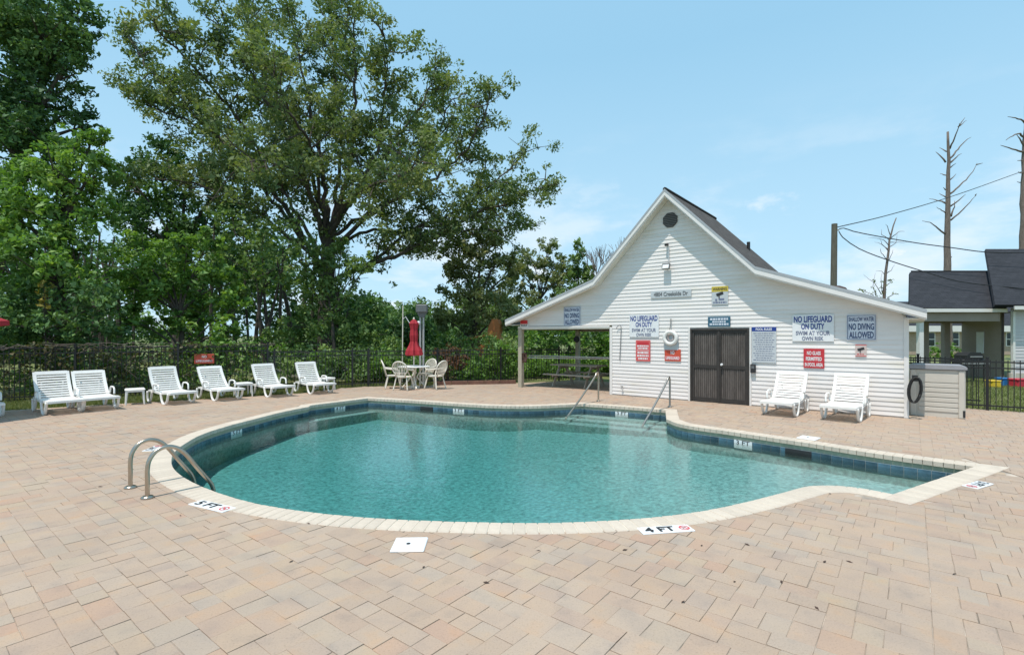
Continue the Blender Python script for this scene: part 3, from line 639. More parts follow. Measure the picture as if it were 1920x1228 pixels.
# roof slopes with uv in metres
for (a, za), (b, zb) in zip(PROF, PROF[1:]):
    L = math.hypot(b - a, zb - za); nx_, nz_ = -(zb - za) / L, (b - a) / L; th = 0.07
    mb = MB(); mb.prism([(a, za - th), (b, zb - th), (b, zb), (a, za)], YF, YB); me = mb.mesh('roof'); me.materials.append(M['shingle'])
    uvl = me.uv_layers.new(name='UVMap')
    for p in me.polygons:
        for li in p.loop_indices:
            c = me.vertices[me.loops[li].vertex_index].co; uvl.data[li].uv = (c.y, math.hypot(c.x - a, c.z - za))
    link(bpy.data.objects.new('roof', me), house)
ridge = MB().tube([(5.2, YF - .01, 5.69), (5.2, YB + .01, 5.69)], 0.055, 8); ridge.build('ridge_cap', 'shingle', house)
def rake(name, o0, o1, y0, y1, mat):
    for i, ((a, za), (b, zb)) in enumerate(zip(PROF, PROF[1:])):
        MB().prism([(a, za - o1), (b, zb - o1), (b, zb - o0), (a, za - o0)], y0, y1).build(name, mat, house)
rake('rake_board', 0.055, 0.17, YF - 0.025, YF + 0.003, 'trim'); rake('drip_edge', -0.008, 0.06, YF - 0.032, YF - 0.004, 'greytrim'); rake('rake_moulding', 0.165, 0.205, YF + 0.004, YF + 0.05, 'trim')
rake('rake_soffit', 0.15, 0.165, YF + 0.052, 0.02, 'soffit')
for s in (-0.34, 10.66): tb('eave_fascia', (s + (0.015 if s < 0 else -0.015), 1.85, 2.17), (0.03, 4.36, 0.13), 'trim')
tb('eave_soffit', (10.49, 1.85, 2.10), (0.30, 4.3, 0.02), 'soffit'); tb('eave_soffit', (-0.15, 1.85, 2.10), (0.34, 4.3, 0.02), 'soffit')
MB().lathe([(0.05, 0), (0.05, 0.28), (0.035, 0.28)], 12, (6.5, 3.0, prof_z(6.5) - 0.05)).build('vent_pipe', 'rubber', house)
MB().lathe([(0.30, 0), (0.30, 0.06), (0.24, 0.16), (0.1, 0.22)], 20, (8.72, 3.4, prof_z(8.72) - 0.02)).build('roof_fan', 'rust', house)
# louvred gable vent
vs_, vz_ = fac(1257, 413); vent = MB(); oc = [(vs_ + .215 * math.cos(R(22.5 + 45 * k)), vz_ + .215 * math.sin(R(22.5 + 45 * k))) for k in range(8)]
vent.prism(oc, -0.03, 0.01); vent = vent.build('gable_vent', 'ink', house)
for k in range(8):
    zz = vz_ - .17 + k * .048; hwid = min(.195, .275 - abs(zz - vz_)) ; MB().box((vs_, -0.034, zz), (2 * hwid, 0.02, 0.022), mat=Matrix.Rotation(R(35), 3, 'X')).build('louver', 'lampgrey', vent)
# double door
dmid = (DS0 + DS1) / 2
tb('door_frame', ((DS0 + .02), 0.0, DZ / 2), (0.045, 0.08, DZ), 'doorframe'); tb('door_frame', (DS1 - .02, 0.0, DZ / 2), (0.045, 0.08, DZ), 'doorframe'); tb('door_frame', (dmid, 0.0, DZ - .02), (DS1 - DS0 - .09, 0.08, 0.045), 'doorframe')
for k, (a, b) in enumerate(((DS0 + .045, dmid - .003), (dmid + .003, DS1 - .045))):
    dr = MB().box(((a + b) / 2, 0.035, 0.96), (b - a, 0.02, 1.88)).build('door', 'doorback', house)
    for zc, hh in ((0.06, .10), (0.93, .075), (1.85, .08)): MB().box(((a + b) / 2, 0.008, zc), (b - a - .1, 0.03, hh)).build('door_rail', 'doorframe', dr)
    for xc in (a + .027, b - .027): MB().box((xc, 0.006, 0.96), (0.052, 0.034, 1.88)).build('door_stile', 'doorframe', dr)
    nsl = 11; ww = (b - a - .108) / nsl
    for i in range(nsl):
        for z0, z1 in ((0.115, 0.888), (0.972, 1.805)):
            MB().box((a + .054 + (i + .5) * ww, 0.018 + random.uniform(-.002, .002), (z0 + z1) / 2), (ww * .72, 0.014, z1 - z0)).build('door_slat', 'darkdoor', dr)
    if k: MB().lathe([(0.03, 0), (0.032, 0.02), (0.018, 0.03), (0.03, 0.05), (0.022, 0.07)], 14).build('door_knob', 'signwhite', dr).matrix_local = Matrix.Translation((a + .075, -0.012, 1.0)) @ Matrix.Rotation(R(90), 4, 'X')
MB().box((dmid, -0.02, 0.93), (0.05, 0.02, 1.86)).build('door_astragal', 'doorframe', house)

# ---- things on the front wall
def wall_thing(name, label, cat, x, y, group=None, off=-0.022):
    s, z = fac(x, y); return empty(name, hw(s, off, z), ANG, label, cat, group)
def sign(name, label, rect, base, rows, border=None, cat='sign', depth=0.014, parts=None, group=None):
    x0, y0, x1, y1 = rect; s0, _ = fac(x0, y0); s1, _ = fac(x1, y0); sm, zt = fac((x0 + x1) / 2, y0); _, zb = fac((x0 + x1) / 2, y1)
    wd, ht = s1 - s0, zt - zb
    r = empty(name, hw((s0 + s1) / 2, -0.018, zb), ANG, label, cat, group)
    MB().cham((0, -depth / 2, ht / 2), (wd, depth, ht), 0.003).build('panel', base, r)
    if border:
        e = 0.018
        b = MB(); yy = -depth - .002
        for c, d in (((0, yy, e * 1.2), (wd - e, .004, e * .6)), ((0, yy, ht - e * 1.2), (wd - e, .004, e * .6)), ((-wd / 2 + e * 1.0, yy, ht / 2), (e * .6, .004, ht - e * 3.0)), ((wd / 2 - e * 1.0, yy, ht / 2), (e * .6, .004, ht - e * 3.0))): b.box(c, d)
        b.build('border', border, r)
    for row in rows:
        txt, f0, f1, wf, mat = row[:5]; xo = row[5] if len(row) > 5 else 0
        hh = (f1 - f0) * ht
        if txt == '#':      # solid band
            MB().box((xo * wd, -depth - .0015, ht * (1 - (f0 + f1) / 2)), (wd * wf, 0.003, hh)).build('band', mat, r)
        elif txt == '-':    # a line of print too small to read
            b = MB(); x = -wd * wf / 2; rr = random.Random(int(f0 * 1000) + x0)
            while x < wd * wf / 2 - .01:
                l = min(rr.uniform(.02, .07), wd * wf / 2 - x); b.box((x + l / 2 + xo * wd, -depth - .0012, ht * (1 - (f0 + f1) / 2)), (l, 0.0024, hh)); x += l + .014
            b.build('print_line', mat, r)
        else:
            me = text_mesh(txt, wd * wf, hh, 0.028 if hh > .05 else 0.012); me.materials.append(M[mat]); inst('lettering', me, r, (xo * wd, -depth - .0045, ht * (1 - f1)))
    return r
LG = [('NO LIFEGUARD', .05, .29, .92, 'signblue'), ('ON DUTY', .33, .55, .56, 'signblue'), ('SWIM AT YOUR', .61, .77, .82, 'greyblue'), ('OWN RISK', .82, .97, .52, 'greyblue')]
SW = [('SHALLOW WATER', .09, .26, .86, 'navy'), ('NO DIVING', .34, .60, .86, 'navy'), ('ALLOWED', .66, .92, .84, 'navy')]
sign('pool_sign', 'white NO LIFEGUARD ON DUTY sign between the porch opening and the life ring', (1181, 590, 1236, 632), 'signwhite', LG)
sign('pool_sign', 'large white NO LIFEGUARD ON DUTY sign half in shade, right of the pool rules board', (1486, 590, 1564, 640), 'signwhite', LG)
sign('pool_sign', 'blue bordered NO DIVING ALLOWED sign over the red sign wall, near the right corner', (1588, 590, 1643, 638), 'signlilac', SW, 'navy')
sign('pool_sign', 'blue bordered NO DIVING ALLOWED sign above the picnic porch opening', (1058, 575, 1089, 611), 'signlilac', SW, 'navy')
sign('pool_sign', 'red sign with white NO GLASS lettering above the loungers by the wall', (1507, 654, 1546, 690), 'signred', [('NO GLASS', .12, .32, .66, 'signwhite'), ('PERMITTED', .42, .62, .76, 'signwhite'), ('IN POOL AREA', .72, .92, .86, 'signwhite')])
sign('pool_sign', 'faded red upright sign below the small lifeguard sign, beside the life ring', (1193, 638, 1220, 677), 'signpink', [('#', .08, .20, .80, 'signred'), ('-', .24, .31, .8, 'signwhite'), ('-', .35, .42, .7, 'signwhite'), ('#', .48, .50, .85, 'signwhite'), ('-', .55, .64, .75, 'signwhite'), ('-', .70, .78, .8, 'signwhite'), ('-', .84, .92, .65, 'signwhite')])
sign('pool_sign', 'small teal sign with pale print centred above the dark double door', (1328, 594, 1370, 612), 'teal', [('-', .14, .34, .8, 'signlilac'), ('-', .44, .60, .6, 'signlilac'), ('-', .68, .86, .84, 'signlilac')])
sign('rules_board', 'tall white POOL RULES board with blue heading right of the double door', (1410, 613, 1456, 680), 'signgrey', [('#', .0, .12, 1.0, 'signblue'), ('POOL RULES', .03, .095, .66, 'signwhite')] + [('-', .17 + k * .062, .19 + k * .062, .86 - .1 * (k % 3), 'greyblue') for k in range(13)], cat='notice board')
ws = sign('warning_sign', 'yellow topped camera warning sign high on the gable wall', (1335, 537, 1366, 571), 'signgrey', [('#', .0, .30, 1.0, 'yellow'), ('WARNING', .08, .23, .86, 'ink'), ('-', .84, .94, .8, 'greyblue')])
def camera_icon(parent, wd, z, sc, mat='ink'):
    MB().box((0, -0.018, z), (wd * sc, 0.004, wd * sc * .42), mat=Matrix.Rotation(R(-18), 3, 'Y')).box((-wd * sc * .1, -0.018, z - wd * sc * .42), (wd * sc * .14, 0.004, wd * sc * .5)).build('camera_symbol', mat, parent)
camera_icon(ws, .44, .27, .4)
MB().box((-.09, -0.016, .12), (.05, .003, .06)).box((.04, -0.016, .13), (.14, .003, .05)).build('print_marks', 'greyblue', ws)
cs = sign('camera_sign', 'small faded pink camera sign below the right NO DIVING sign', (1604, 646, 1625, 668), 'pinkish', [('-', .78, .86, .7, 'signred'), ('#', .0, .06, 1.0, 'signpink'), ('#', .94, 1.0, 1.0, 'signpink')])
camera_icon(cs, .23, .16, .55)
sign('warning_sign', 'little red and black sign at the left end of the porch gable', (976, 600, 991, 613), 'signwhite', [('#', .05, .58, .92, 'signred'), ('-', .15, .45, .75, 'ink'), ('-', .66, .76, .8, 'ink'), ('-', .84, .92, .7, 'ink')])
sign('address_plaque', 'pale oval-ended street name plaque under the floodlight', (1221, 544, 1297, 558), 'signgrey', [('4804 Creekside Dr', .22, .80, .84, 'lampgrey')], cat='plaque')
sign('pool_sign', 'orange red NO sign on the wall directly below the life ring', (1247, 655, 1277, 677), 'signorange', [('NO', .12, .44, .24, 'signwhite'), ('#', .56, .90, .92, 'signpink'), ('LIFEGUARD', .60, .86, .84, 'signwhite')])
# life ring on its white board
lr = wall_thing('life_ring', 'white life ring with rope hanging on a grey board left of the door', 'life ring', 1259, 656)
k_ = F / 13.85
MB().cham((0, -0.006, .21), (.40, .012, .42), .004).build('back_board', 'signgrey', lr)
ring = MB(); n1, n2 = 28, 10
for i in range(n1):
    a = 2 * math.pi * i / n1
    for j in range(n2):
        b = 2 * math.pi * j / n2; q = .165 + .05 * math.cos(b); ring.v.append((q * math.cos(a), -.065 + .05 * math.sin(b), .33 + q * math.sin(a)))
for i in range(n1):
    for j in range(n2): ring.f.append((i * n2 + j, i * n2 + (j + 1) % n2, ((i + 1) % n1) * n2 + (j + 1) % n2, ((i + 1) % n1) * n2 + j))
ring.build('ring', 'white', lr, True)
MB().tube([(.0, -.02, .86), (.0, -.03, .70), (-.02, -.05, .56), (.02, -.07, .46)], .012, 6).build('hook_rope', 'steel_dull', lr)
cp = []
for i in range(60): a = i / 60 * 2 * math.pi * 4; cp.append((.075 * math.cos(a) + .01 * math.sin(i), -.05 - .012 * math.sin(a * .5), .34 + .085 * math.sin(a)))
MB().tube(cp, .009, 5).build('rope_coil', 'pinkish', lr)
# floodlight with its conduit and small camera above
fl = wall_thing('floodlight', 'grey wall floodlight on the gable above the address plaque', 'light', 1252, 500)
MB().box((0, -.10, .0), (.21, .06, .15), mat=Matrix.Rotation(R(-22), 3, 'X')).build('lamp_head', 'lampgrey', fl); MB().box((0, -.132, -.012), (.17, .01, .11), mat=Matrix.Rotation(R(-22), 3, 'X')).build('lens', 'signwhite', fl)
MB().tube([(0, 0, .05), (0, -.09, .05)], .018, 6).build('bracket', 'lampgrey', fl); MB().tube([(.04, -.012, .03), (.045, -.012, .55)], .012, 6).build('conduit', 'signgrey', fl)
fc = wall_thing('security_camera', 'small black camera on the gable above the floodlight', 'camera', 1252, 459)
MB().lathe([(.035, 0), (.035, .03), (.02, .06)], 12).build('mount', 'ink', fc).matrix_local = Matrix.Rotation(R(90), 4, 'X'); MB().tube([(0, -.04, 0), (-.01, -.12, -.03)], .032, 10).build('body', 'ink', fc)
# entry box beside the door, hooked pole, outlet
cb = wall_thing('entry_box', 'black call box fixed beside the right edge of the door', 'box', 1413, 698)
MB().cham((0, -.03, .10), (.12, .07, .21), .012).build('housing', 'ink', cb); MB().box((0, -.069, .13), (.07, .006, .07)).build('keypad', 'lampgrey', cb)
sh = wall_thing('rescue_hook', 'thin dark hooked pole hanging on the siding beside the porch corner', 'pole', 1163, 676)
MB().tube([(0, -.015, 0), (.03, -.02, .55), (.05, -.02, .98)], .009, 6).build('shaft', 'lampgrey', sh); MB().tube([(.05, -.02, .98), (.02, -.03, 1.04), (-.07, -.03, 1.0), (-.1, -.03, .93)], .009, 6).build('hook', 'lampgrey', sh)
ou = wall_thing('hose_tap', 'small tap on the siding low beside the porch corner', 'tap', 1168, 727)
MB().tube([(0, 0, .03), (0, -.07, .03), (0, -.09, -.03)], .014, 8).build('spout', 'steel_dull', ou); MB().tube([(-.035, -.06, .06), (.035, -.06, .06)], .010, 6).build('handle', 'steel_dull', ou)
# ================================================================ POOL FITTINGS
def face(t, z): return (t, z)
def rail3(foot, prof, dirv, name, label, r, cat, group=None, mat='steel', rung=None):
    e = empty(name, (foot[0], foot[1], 0), math.atan2(dirv[1], dirv[0]), label, cat, group)
    P = spline([(t, 0, z) for t, z in prof], 0.04)
    MB().tube(P, r, 12).build('tube', mat, e, True)
    MB().lathe([(r * 2.3, 0.001), (r * 2.3, .012), (r * 1.5, .03), (r * 1.05, .032)], 18).build('escutcheon', mat, e, True)
    return e
fa, fb = gp(242, 915), gp(279, 933)
lad = empty('pool_ladder', ((fa[0] + fb[0]) / 2, (fa[1] + fb[1]) / 2, 0), ANG, 'stainless steel pool ladder with two arched rails at the near left edge', 'ladder')
sep_ = float(np.linalg.norm(fb - fa)) / 2
LP = [(0, 0), (0, .16), (0.0, .31), (.02, .41), (.08, .49), (.18, .522), (.28, .49), (.37, .40), (.48, .235), (.58, .09), (.635, 0.0), (.66, -.1), (.665, -.5), (.665, -1.15)]
for sg in (-1, 1):
    rl = MB().tube([(sg * sep_, p[0], p[1]) for p in spline([(t, z) for t, z in LP], .03)], .0225, 14).build('rail', 'steel', lad, True)
    MB().lathe([(.062, .001), (.064, .012), (.045, .026), (.027, .03)], 20, (sg * sep_, 0, 0)).build('escutcheon', 'steel', rl, True)
for z in (-.38, -.66, -.94): MB().cham((0, .665, z), (sep_ * 2 - .04, .09, .03), .008).build('tread', 'signgrey', lad)
HP = [(0, 0), (0.0, .3), (0, .58), (.012, .70), (.05, .765), (.10, .755), (.17, .68), (.5, .44), (1.0, .11), (1.5, -.19), (1.62, -.262)]
rail3(gp(1122, 752), HP, -V, 'handrail', 'bright steel handrail into the pool steps, in front of the porch corner', .0235, 'handrail', 'handrails at the pool steps')
rail3(gp(1256, 763), [(t, z * .97) for t, z in HP], -V, 'handrail', 'dark shaded steel handrail into the pool steps, in front of the double door', .0235, 'handrail', 'handrails at the pool steps', 'steel_dull')  # duller, darker steel puts this rail's shade into its colour
def deck_lid(px, label, wd, rz, name='skimmer_lid'):
    g = gp(*px); e = empty(name, (g[0], g[1], .006), rz, label, 'lid'); MB().cham((0, 0, .002), (wd, wd, .012), .006).build('cover', 'signwhite', e); MB().lathe([(.017, .0), (.017, .004)], 12, (-.01, 0, .0075)).build('finger_hole', 'ink', e); return e
deck_lid((768, 1022), 'white square skimmer lid in the paving by the near pool edge', .275, R(2))
deck_lid((1516, 821.5), 'white skimmer lid beyond the right pool edge in front of the loungers', .29, R(-48))
def depth_mark(px0, px1, txt, label):
    a, b = gp(*px0), gp(*px1); d = b - a; L = float(np.linalg.norm(d)); e = empty('depth_marker', ((a[0] + b[0]) / 2, (a[1] + b[1]) / 2, .004), math.atan2(d[1], d[0]), label, 'depth marker', 'depth markers set in the paving')
    MB().cham((0, 0, .001), (L, .15, .008), .003).build('tile', 'signwhite', e)
    me = text_mesh(txt, L * .58, .105, .03); me.materials.append(M['ink']); o = inst('lettering', me, e, (-L * .12, -.052, .0085), (R(-90), 0, 0))
    rg = MB(); n = 18
    cx, r0, r1 = L * .36, .036, .050
    for i in range(n): a_ = 2 * math.pi * i / n; rg.v += [(cx + r0 * math.cos(a_), r0 * math.sin(a_), .0075), (cx + r1 * math.cos(a_), r1 * math.sin(a_), .0075)]
    for i in range(n): j = (i + 1) % n; rg.f.append((2 * i, 2 * i + 1, 2 * j + 1, 2 * j))
    rg.box((cx, 0, .0070), (.088, .012, .002), R(-40)).build('no_diving_symbol', 'signpink', e); MB().box((cx, 0, .0066), (.035, .014, .0015), R(30)).build('diver', 'ink', e); return e
depth_mark((366, 942), (430, 957), '5 FT', 'white 5 FT depth marker in the paving near the ladder')
depth_mark((1200, 996.5), (1296, 990), '4 FT', 'white 4 FT depth marker at the near pool edge')
depth_mark((1848, 905), (1818, 914), '3 FT', 'white depth marker by the right hand pool corner')
depth_mark((276, 846), (300, 836), '5 FT', 'white depth marker behind the ladder rails')

# ================================================================ LOUNGERS, TABLES, CHAIRS
def make_lounger(ty=-.04, tz=.93):
    r = empty('sun_lounger', (0, 0, 0), 0, 'lounger', 'sun lounger', 'white slatted sun loungers round the pool')
    hx = .31
    zs = lambda y: .335 - .03 * math.sin(max(0, min(1, (y - .3) / .9)) * math.pi) - .02 * max(0, y - 1.1) * 3
    fr = MB()
    for s in (-1, 1):
        P = [(s * hx, y, zs(y) - .012) for y in np.linspace(0.0, 1.36, 12)]
        for a, b in zip(P, P[1:]):
            fr.add([(a[0] - .028, a[1], a[2] - .03), (a[0] + .028, a[1], a[2] - .03), (a[0] + .028, a[1], a[2] + .02), (a[0] - .028, a[1], a[2] + .02), (b[0] - .028, b[1], b[2] - .03), (b[0] + .028, b[1], b[2] - .03), (b[0] + .028, b[1], b[2] + .02), (b[0] - .028, b[1], b[2] + .02)], [(0, 3, 2, 1), (4, 5, 6, 7), (0, 1, 5, 4), (1, 2, 6, 5), (2, 3, 7, 6), (3, 0, 4, 7)])
    fr.box((0, 1.355, zs(1.355) - .014), (2 * hx + .05, .05, .05)); fr.box((0, .02, zs(0) - .017), (2 * hx + .05, .05, .045))
    fr.build('seat_frame', 'white', r)
    slat = MB().cham((0, 0, 0), (2 * hx - .05, .066, .016), .005).mesh('slat'); slat.materials.append(M['white'])
    for k in range(12):
        y = .40 + k * .079; inst('slat', slat, r, (0, y, zs(y)))
    # backrest: hinge low, top raised
    b0 = Vector((0, .36, .335)); b1 = Vector((0, ty, tz)); d = (b1 - b0); L = d.length; ang = math.atan2(d.z, -d.y)
    bk = bpy.data.objects.new('backrest', None); bk = None
    m_ = MB()
    def bp(x, l, n): 
        u_ = l / L; p = b0 + d * u_ + Vector((0, -math.sin(ang), -math.cos(ang))) * (-(n) + .035 * math.sin(u_ * math.pi) * 1.0); return (x, p.y, p.z)
    for s in (-1, 1):
        ls = np.linspace(0, L, 10)
        for a, b in zip(ls, ls[1:]):
            q = [bp(s * hx - .032, a, -.02), bp(s * hx + .032, a, -.02), bp(s * hx + .032, a, .02), bp(s * hx - .032, a, .02), bp(s * hx - .032, b, -.02), bp(s * hx + .032, b, -.02), bp(s * hx + .032, b, .02), bp(s * hx - .032, b, .02)]
            m_.add(q, [(0, 3, 2, 1), (4, 5, 6, 7), (0, 1, 5, 4), (1, 2, 6, 5), (2, 3, 7, 6), (3, 0, 4, 7)])
    a, b = L - .075, L + .012
    q = [bp(-hx - .03, a, -.02), bp(hx + .03, a, -.02), bp(hx + .03, a, .021), bp(-hx - .03, a, .021), bp(-hx + .01, b, -.02), bp(hx - .01, b, -.02), bp(hx - .01, b, .021), bp(-hx + .01, b, .021)]
    m_.add(q, [(0, 3, 2, 1), (4, 5, 6, 7), (0, 1, 5, 4), (1, 2, 6, 5), (2, 3, 7, 6), (3, 0, 4, 7)])
    back = m_.build('backrest', 'white', r)
    sl2 = MB().cham((0, 0, 0), (2 * hx - .055, .040, .014), .004).mesh('slat'); sl2.materials.append(M['white'])
    for k in range(9):
        l = .045 + k * (L - .14) / 8.3; p = bp(0, l, .0); inst('slat', sl2, back, p, (math.pi - ang, 0, 0))
    MB().tube([(-.2, .1, .70), (-.2, -.02, .30)], .016, 6).tube([(.2, .1, .70), (.2, -.02, .30)], .016, 6).tube([(-.2, -.02, .30), (.2, -.02, .30)], .016, 6).build('back_prop', 'white', r)
    for s in (-1, 1):
        MB().tube(spline([(s * (hx + .02), .78, .31), (s * (hx + .02), .84, .12), (s * (hx + .02), .92, .03), (s * (hx + .02), 1.02, .014), (s * (hx + .02), 1.12, .05), (s * (hx + .02), 1.2, .17), (s * (hx + .02), 1.24, .31)], .05), .030, 8).build('leg', 'white', r, True)
        MB().tube(spline([(s * (hx + .015), .22, .31), (s * (hx + .015), .16, .12), (s * (hx + .015), .08, .03), (s * (hx + .015), .0, .014), (s * (hx + .015), -.06, .08), (s * (hx + .015), -.08, .30)], .05), .028, 8).build('leg', 'white', r, True)
        MB().tube(spline([(s * (hx + .045), .38, .34), (s * (hx + .05), .39, .44), (s * (hx + .05), .43, .50), (s * (hx + .05), .52, .515), (s * (hx + .05), .66, .51), (s * (hx + .05), .73, .47), (s * (hx + .045), .76, .34)], .03), .021, 8).build('armrest', 'white', r, True)
    return r
Lw = .33
protos = [make_lounger(), make_lounger(-.075, .905), make_lounger(-.01, .945)]; placed = 0
def place_lounger(px, face, label, ang_off=0.0, ax=(-Lw, 1.0)):
    global placed
    o = protos[placed] if placed < 3 else copy_tree(protos[(placed * 2 + 1) % 3]); placed += 1
    g = gp(*px) if len(px) == 2 and px[1] > 640 else np.array(px)
    f = np.array(face) / np.linalg.norm(face); a = math.atan2(f[1], f[0]) - math.pi / 2 + ang_off
    xd = np.array([math.cos(a), math.sin(a)]); yd = np.array([-math.sin(a), math.cos(a)])
    k = .955; o.location = (*(g - (xd * ax[0] + yd * ax[1]) * k), 0); o.scale = (k, k, k); o.rotation_euler = (0, 0, a); o['label'] = label
# ax: local spot of the front leg nearest the camera, on the lounger's own right (+x) when it faces right
NL = (Lw, 1.0)
place_lounger((82, 778), U, 'white lounger at the left end of the row, backrest against the vine covered fence', R(2), NL)
place_lounger((154, 771), U, 'white lounger close beside the end one, left of the first side table', R(0), NL)
place_lounger((308, 759), U, 'white lounger just right of the first side table, left of the red fence sign', R(4), NL)
place_lounger((402, 752), U, 'white lounger standing below the red fence sign', R(3), NL)
place_lounger((502, 745), U, 'white lounger in front of the low rail fence, fifth along the row', R(0), NL)
place_lounger((582, 739), U, 'white lounger at the right end of the fence row, beside the last side table', R(-3), NL)
place_lounger((-78, 788), U, 'white lounger cut off by the left picture edge under the red parasol', R(2), NL)
place_lounger((1493, 781), -V, 'white lounger against the pool house wall nearer the double door', R(-4), (-Lw, 1.0))
place_lounger((1612, 791), -V, 'white lounger against the pool house wall nearer the storage box', R(-6), (-Lw, 1.0))

def make_side_table():
    r = empty('side_table', (0, 0, 0), 0, 'table', 'side table', 'small white side tables between the loungers')
    MB().cham((0, 0, .385), (.42, .42, .03), .02).build('tabletop', 'white', r)
    MB().box((0, .18, .35), (.36, .02, .05)).box((0, -.18, .35), (.36, .02, .05)).box((.18, 0, .35), (.02, .34, .05)).box((-.18, 0, .35), (.02, .34, .05)).build('apron', 'white', r)
    for a in (-1, 1):
        for b in (-1, 1): MB().tube([(a * .19, b * .19, .001), (a * .165, b * .165, .37)], [.018, .028], 8).build('leg', 'white', r)
    return r
st = make_side_table(); sts = [(253, 757.5, 'small white side table between the second and third loungers'), (456, 743, 'small white side table between the fourth and fifth loungers'), (612, 731, 'small white side table at the right end of the lounger row')]
for i, (x, y, lb) in enumerate(sts):
    o = st if i == 0 else copy_tree(st); g = gp(x, y); o.location = (g[0], g[1], 0); o.rotation_euler = (0, 0, R(38 + 6 * i)); o['label'] = lb

def make_chair():
    r = empty('garden_chair', (0, 0, 0), 0, 'chair', 'chair', 'cream resin chairs round the garden table')
    MB().lathe([(.20, .40), (.245, .415), (.25, .43), (.235, .44)], 20).build('seat', 'cream', r)
    for a, b in ((-1, -1), (1, -1), (-1, 1), (1, 1)): MB().tube(spline([(a * .18, b * .17, .41), (a * .21, b * .21, .2), (a * .245, b * .26, .0)], .06), [.026] * 0 or .021, 8).build('leg', 'cream', r, True)
    bk = lambda x, z: (x, -.20 - (z - .44) * .30 + (1 - (x / .26) ** 2) * -.03, z)
    P = [bk(.25 * math.cos(t), .70 + .225 * math.sin(t)) for t in np.linspace(-.85, math.pi + .85, 24)]
    P = [(P[0][0] * .93, P[0][1] + .04, .43)] + P + [(P[-1][0] * .93, P[-1][1] + .04, .43)]
    back = MB().tube(P, .023, 8).build('backrest', 'cream', r, True)
    for k in range(7):
        x = -.165 + k * .055; zt = .70 + .215 * math.sqrt(max(0, 1 - (x / .25) ** 2)); MB().tube([bk(x * .8, .47), bk(x, .66), bk(x, zt)], .014, 5).build('slat', 'cream', back)
    MB().tube([bk(-.2, .57), bk(0, .56), bk(.2, .57)], .016, 6).build('crossbar', 'cream', back)
    for s in (-1, 1): MB().tube(spline([bk(s * .24, .68), (s * .29, -.06, .65), (s * .29, .12, .635), (s * .27, .19, .56), (s * .22, .18, .43)], .04), .022, 8).build('armrest', 'cream', r, True)
    return r
TC = gp(776, 727)
ch = make_chair(); cds = [((737, 728), 'cream chair on the left of the round table, turned towards it', None), ((757, 731), 'cream chair with its back to the pool in front of the round table', None), ((797, 724), 'cream chair behind the round table under the parasol', None), ((816, 729), 'cream chair on the right of the round table', None)]
for i, (px, lb, _) in enumerate(cds):
    o = ch if i == 0 else copy_tree(ch); g = gp(*px); d = TC - g; o.location = (g[0], g[1], 0); o.rotation_euler = (0, 0, math.atan2(d[1], d[0]) - math.pi / 2 + random.uniform(-.15, .15)); o['label'] = lb
tb_ = empty('garden_table', (TC[0], TC[1], 0), .4, 'round white garden table standing between four cream chairs', 'table')
MB().lathe([(.50, .695), (.53, .705), (.53, .72), (.50, .728), (.03, .73)], 28).build('tabletop', 'white', tb_)
for k in range(4):
    a = k * math.pi / 2; MB().tube([(.40 * math.cos(a), .40 * math.sin(a), 0), (.1 * math.cos(a), .1 * math.sin(a), .36), (.3 * math.cos(a), .3 * math.sin(a), .70)], .026, 8).build('leg', 'cream', tb_)
def parasol_closed():
    e = empty('closed_parasol', (TC[0], TC[1], 0), 0, 'closed red parasol standing through the round garden table', 'parasol')
    MB().lathe([(.20, 0), (.20, .05), (.05, .09), (.03, .2)], 16).build('base', 'cream', e)
    MB().tube([(0, 0, .05), (0, 0, 2.33)], .02, 8).build('pole', 'cream', e)
    wob = lambda k, z: 1 + .22 * math.sin(k * math.pi * 2 * 7 / 42) * (1 if z < 1.7 else .6)
    MB().lathe([(.22, 1.08), (.26, 1.12), (.235, 1.25), (.15, 1.42), (.105, 1.55), (.13, 1.75), (.11, 1.95), (.13, 2.08), (.15, 2.15), (.09, 2.24), (.03, 2.28)], 42, (0, 0, 0), wob).build('canopy', 'red', e)
    MB().lathe([(.02, 2.27), (.035, 2.30), (.025, 2.345), (.005, 2.36)], 10).build('finial', 'cream', e)
    return e
parasol_closed()
# open parasol, mostly beyond the left edge
pc = (-11.95, 10.05)
op = empty('open_parasol', (pc[0], pc[1], 0), 0, 'open red parasol at the left picture edge, its shadow on the paving', 'parasol')
MB().tube([(0, 0, .05), (0, 0, 2.62)], .022, 8).build('pole', 'cream', op); MB().lathe([(.25, 0), (.25, .06), (.06, .1), (.03, .22)], 18).build('base', 'cream', op)
cv = MB(); n = 8
for i in range(n):
    a0, a1 = 2 * math.pi * i / n, 2 * math.pi * (i + 1) / n
    ring_ = lambda r, z: [(r * math.cos(a0), r * math.sin(a0), z), (r * .97 * math.cos((a0 + a1) / 2), r * .97 * math.sin((a0 + a1) / 2), z - .012 * r), (r * math.cos(a1), r * math.sin(a1), z)]
    R0, R1, R2, R3 = ring_(.04, 2.58), ring_(.7, 2.36), ring_(1.38, 2.07), ring_(1.385, 1.97)
    for A, B in ((R0, R1), (R1, R2), (R2, R3)):
        for q in range(2): cv.add([A[q], A[q + 1], B[q + 1], B[q]], [(0, 3, 2, 1)])
cv.build('canopy', 'red', op)
for i in range(n):
    a0 = 2 * math.pi * i / n; MB().tube([(.03 * math.cos(a0), .03 * math.sin(a0), 2.54), (1.36 * math.cos(a0), 1.36 * math.sin(a0), 2.05)], .008, 5).build('rib', 'cream', op)
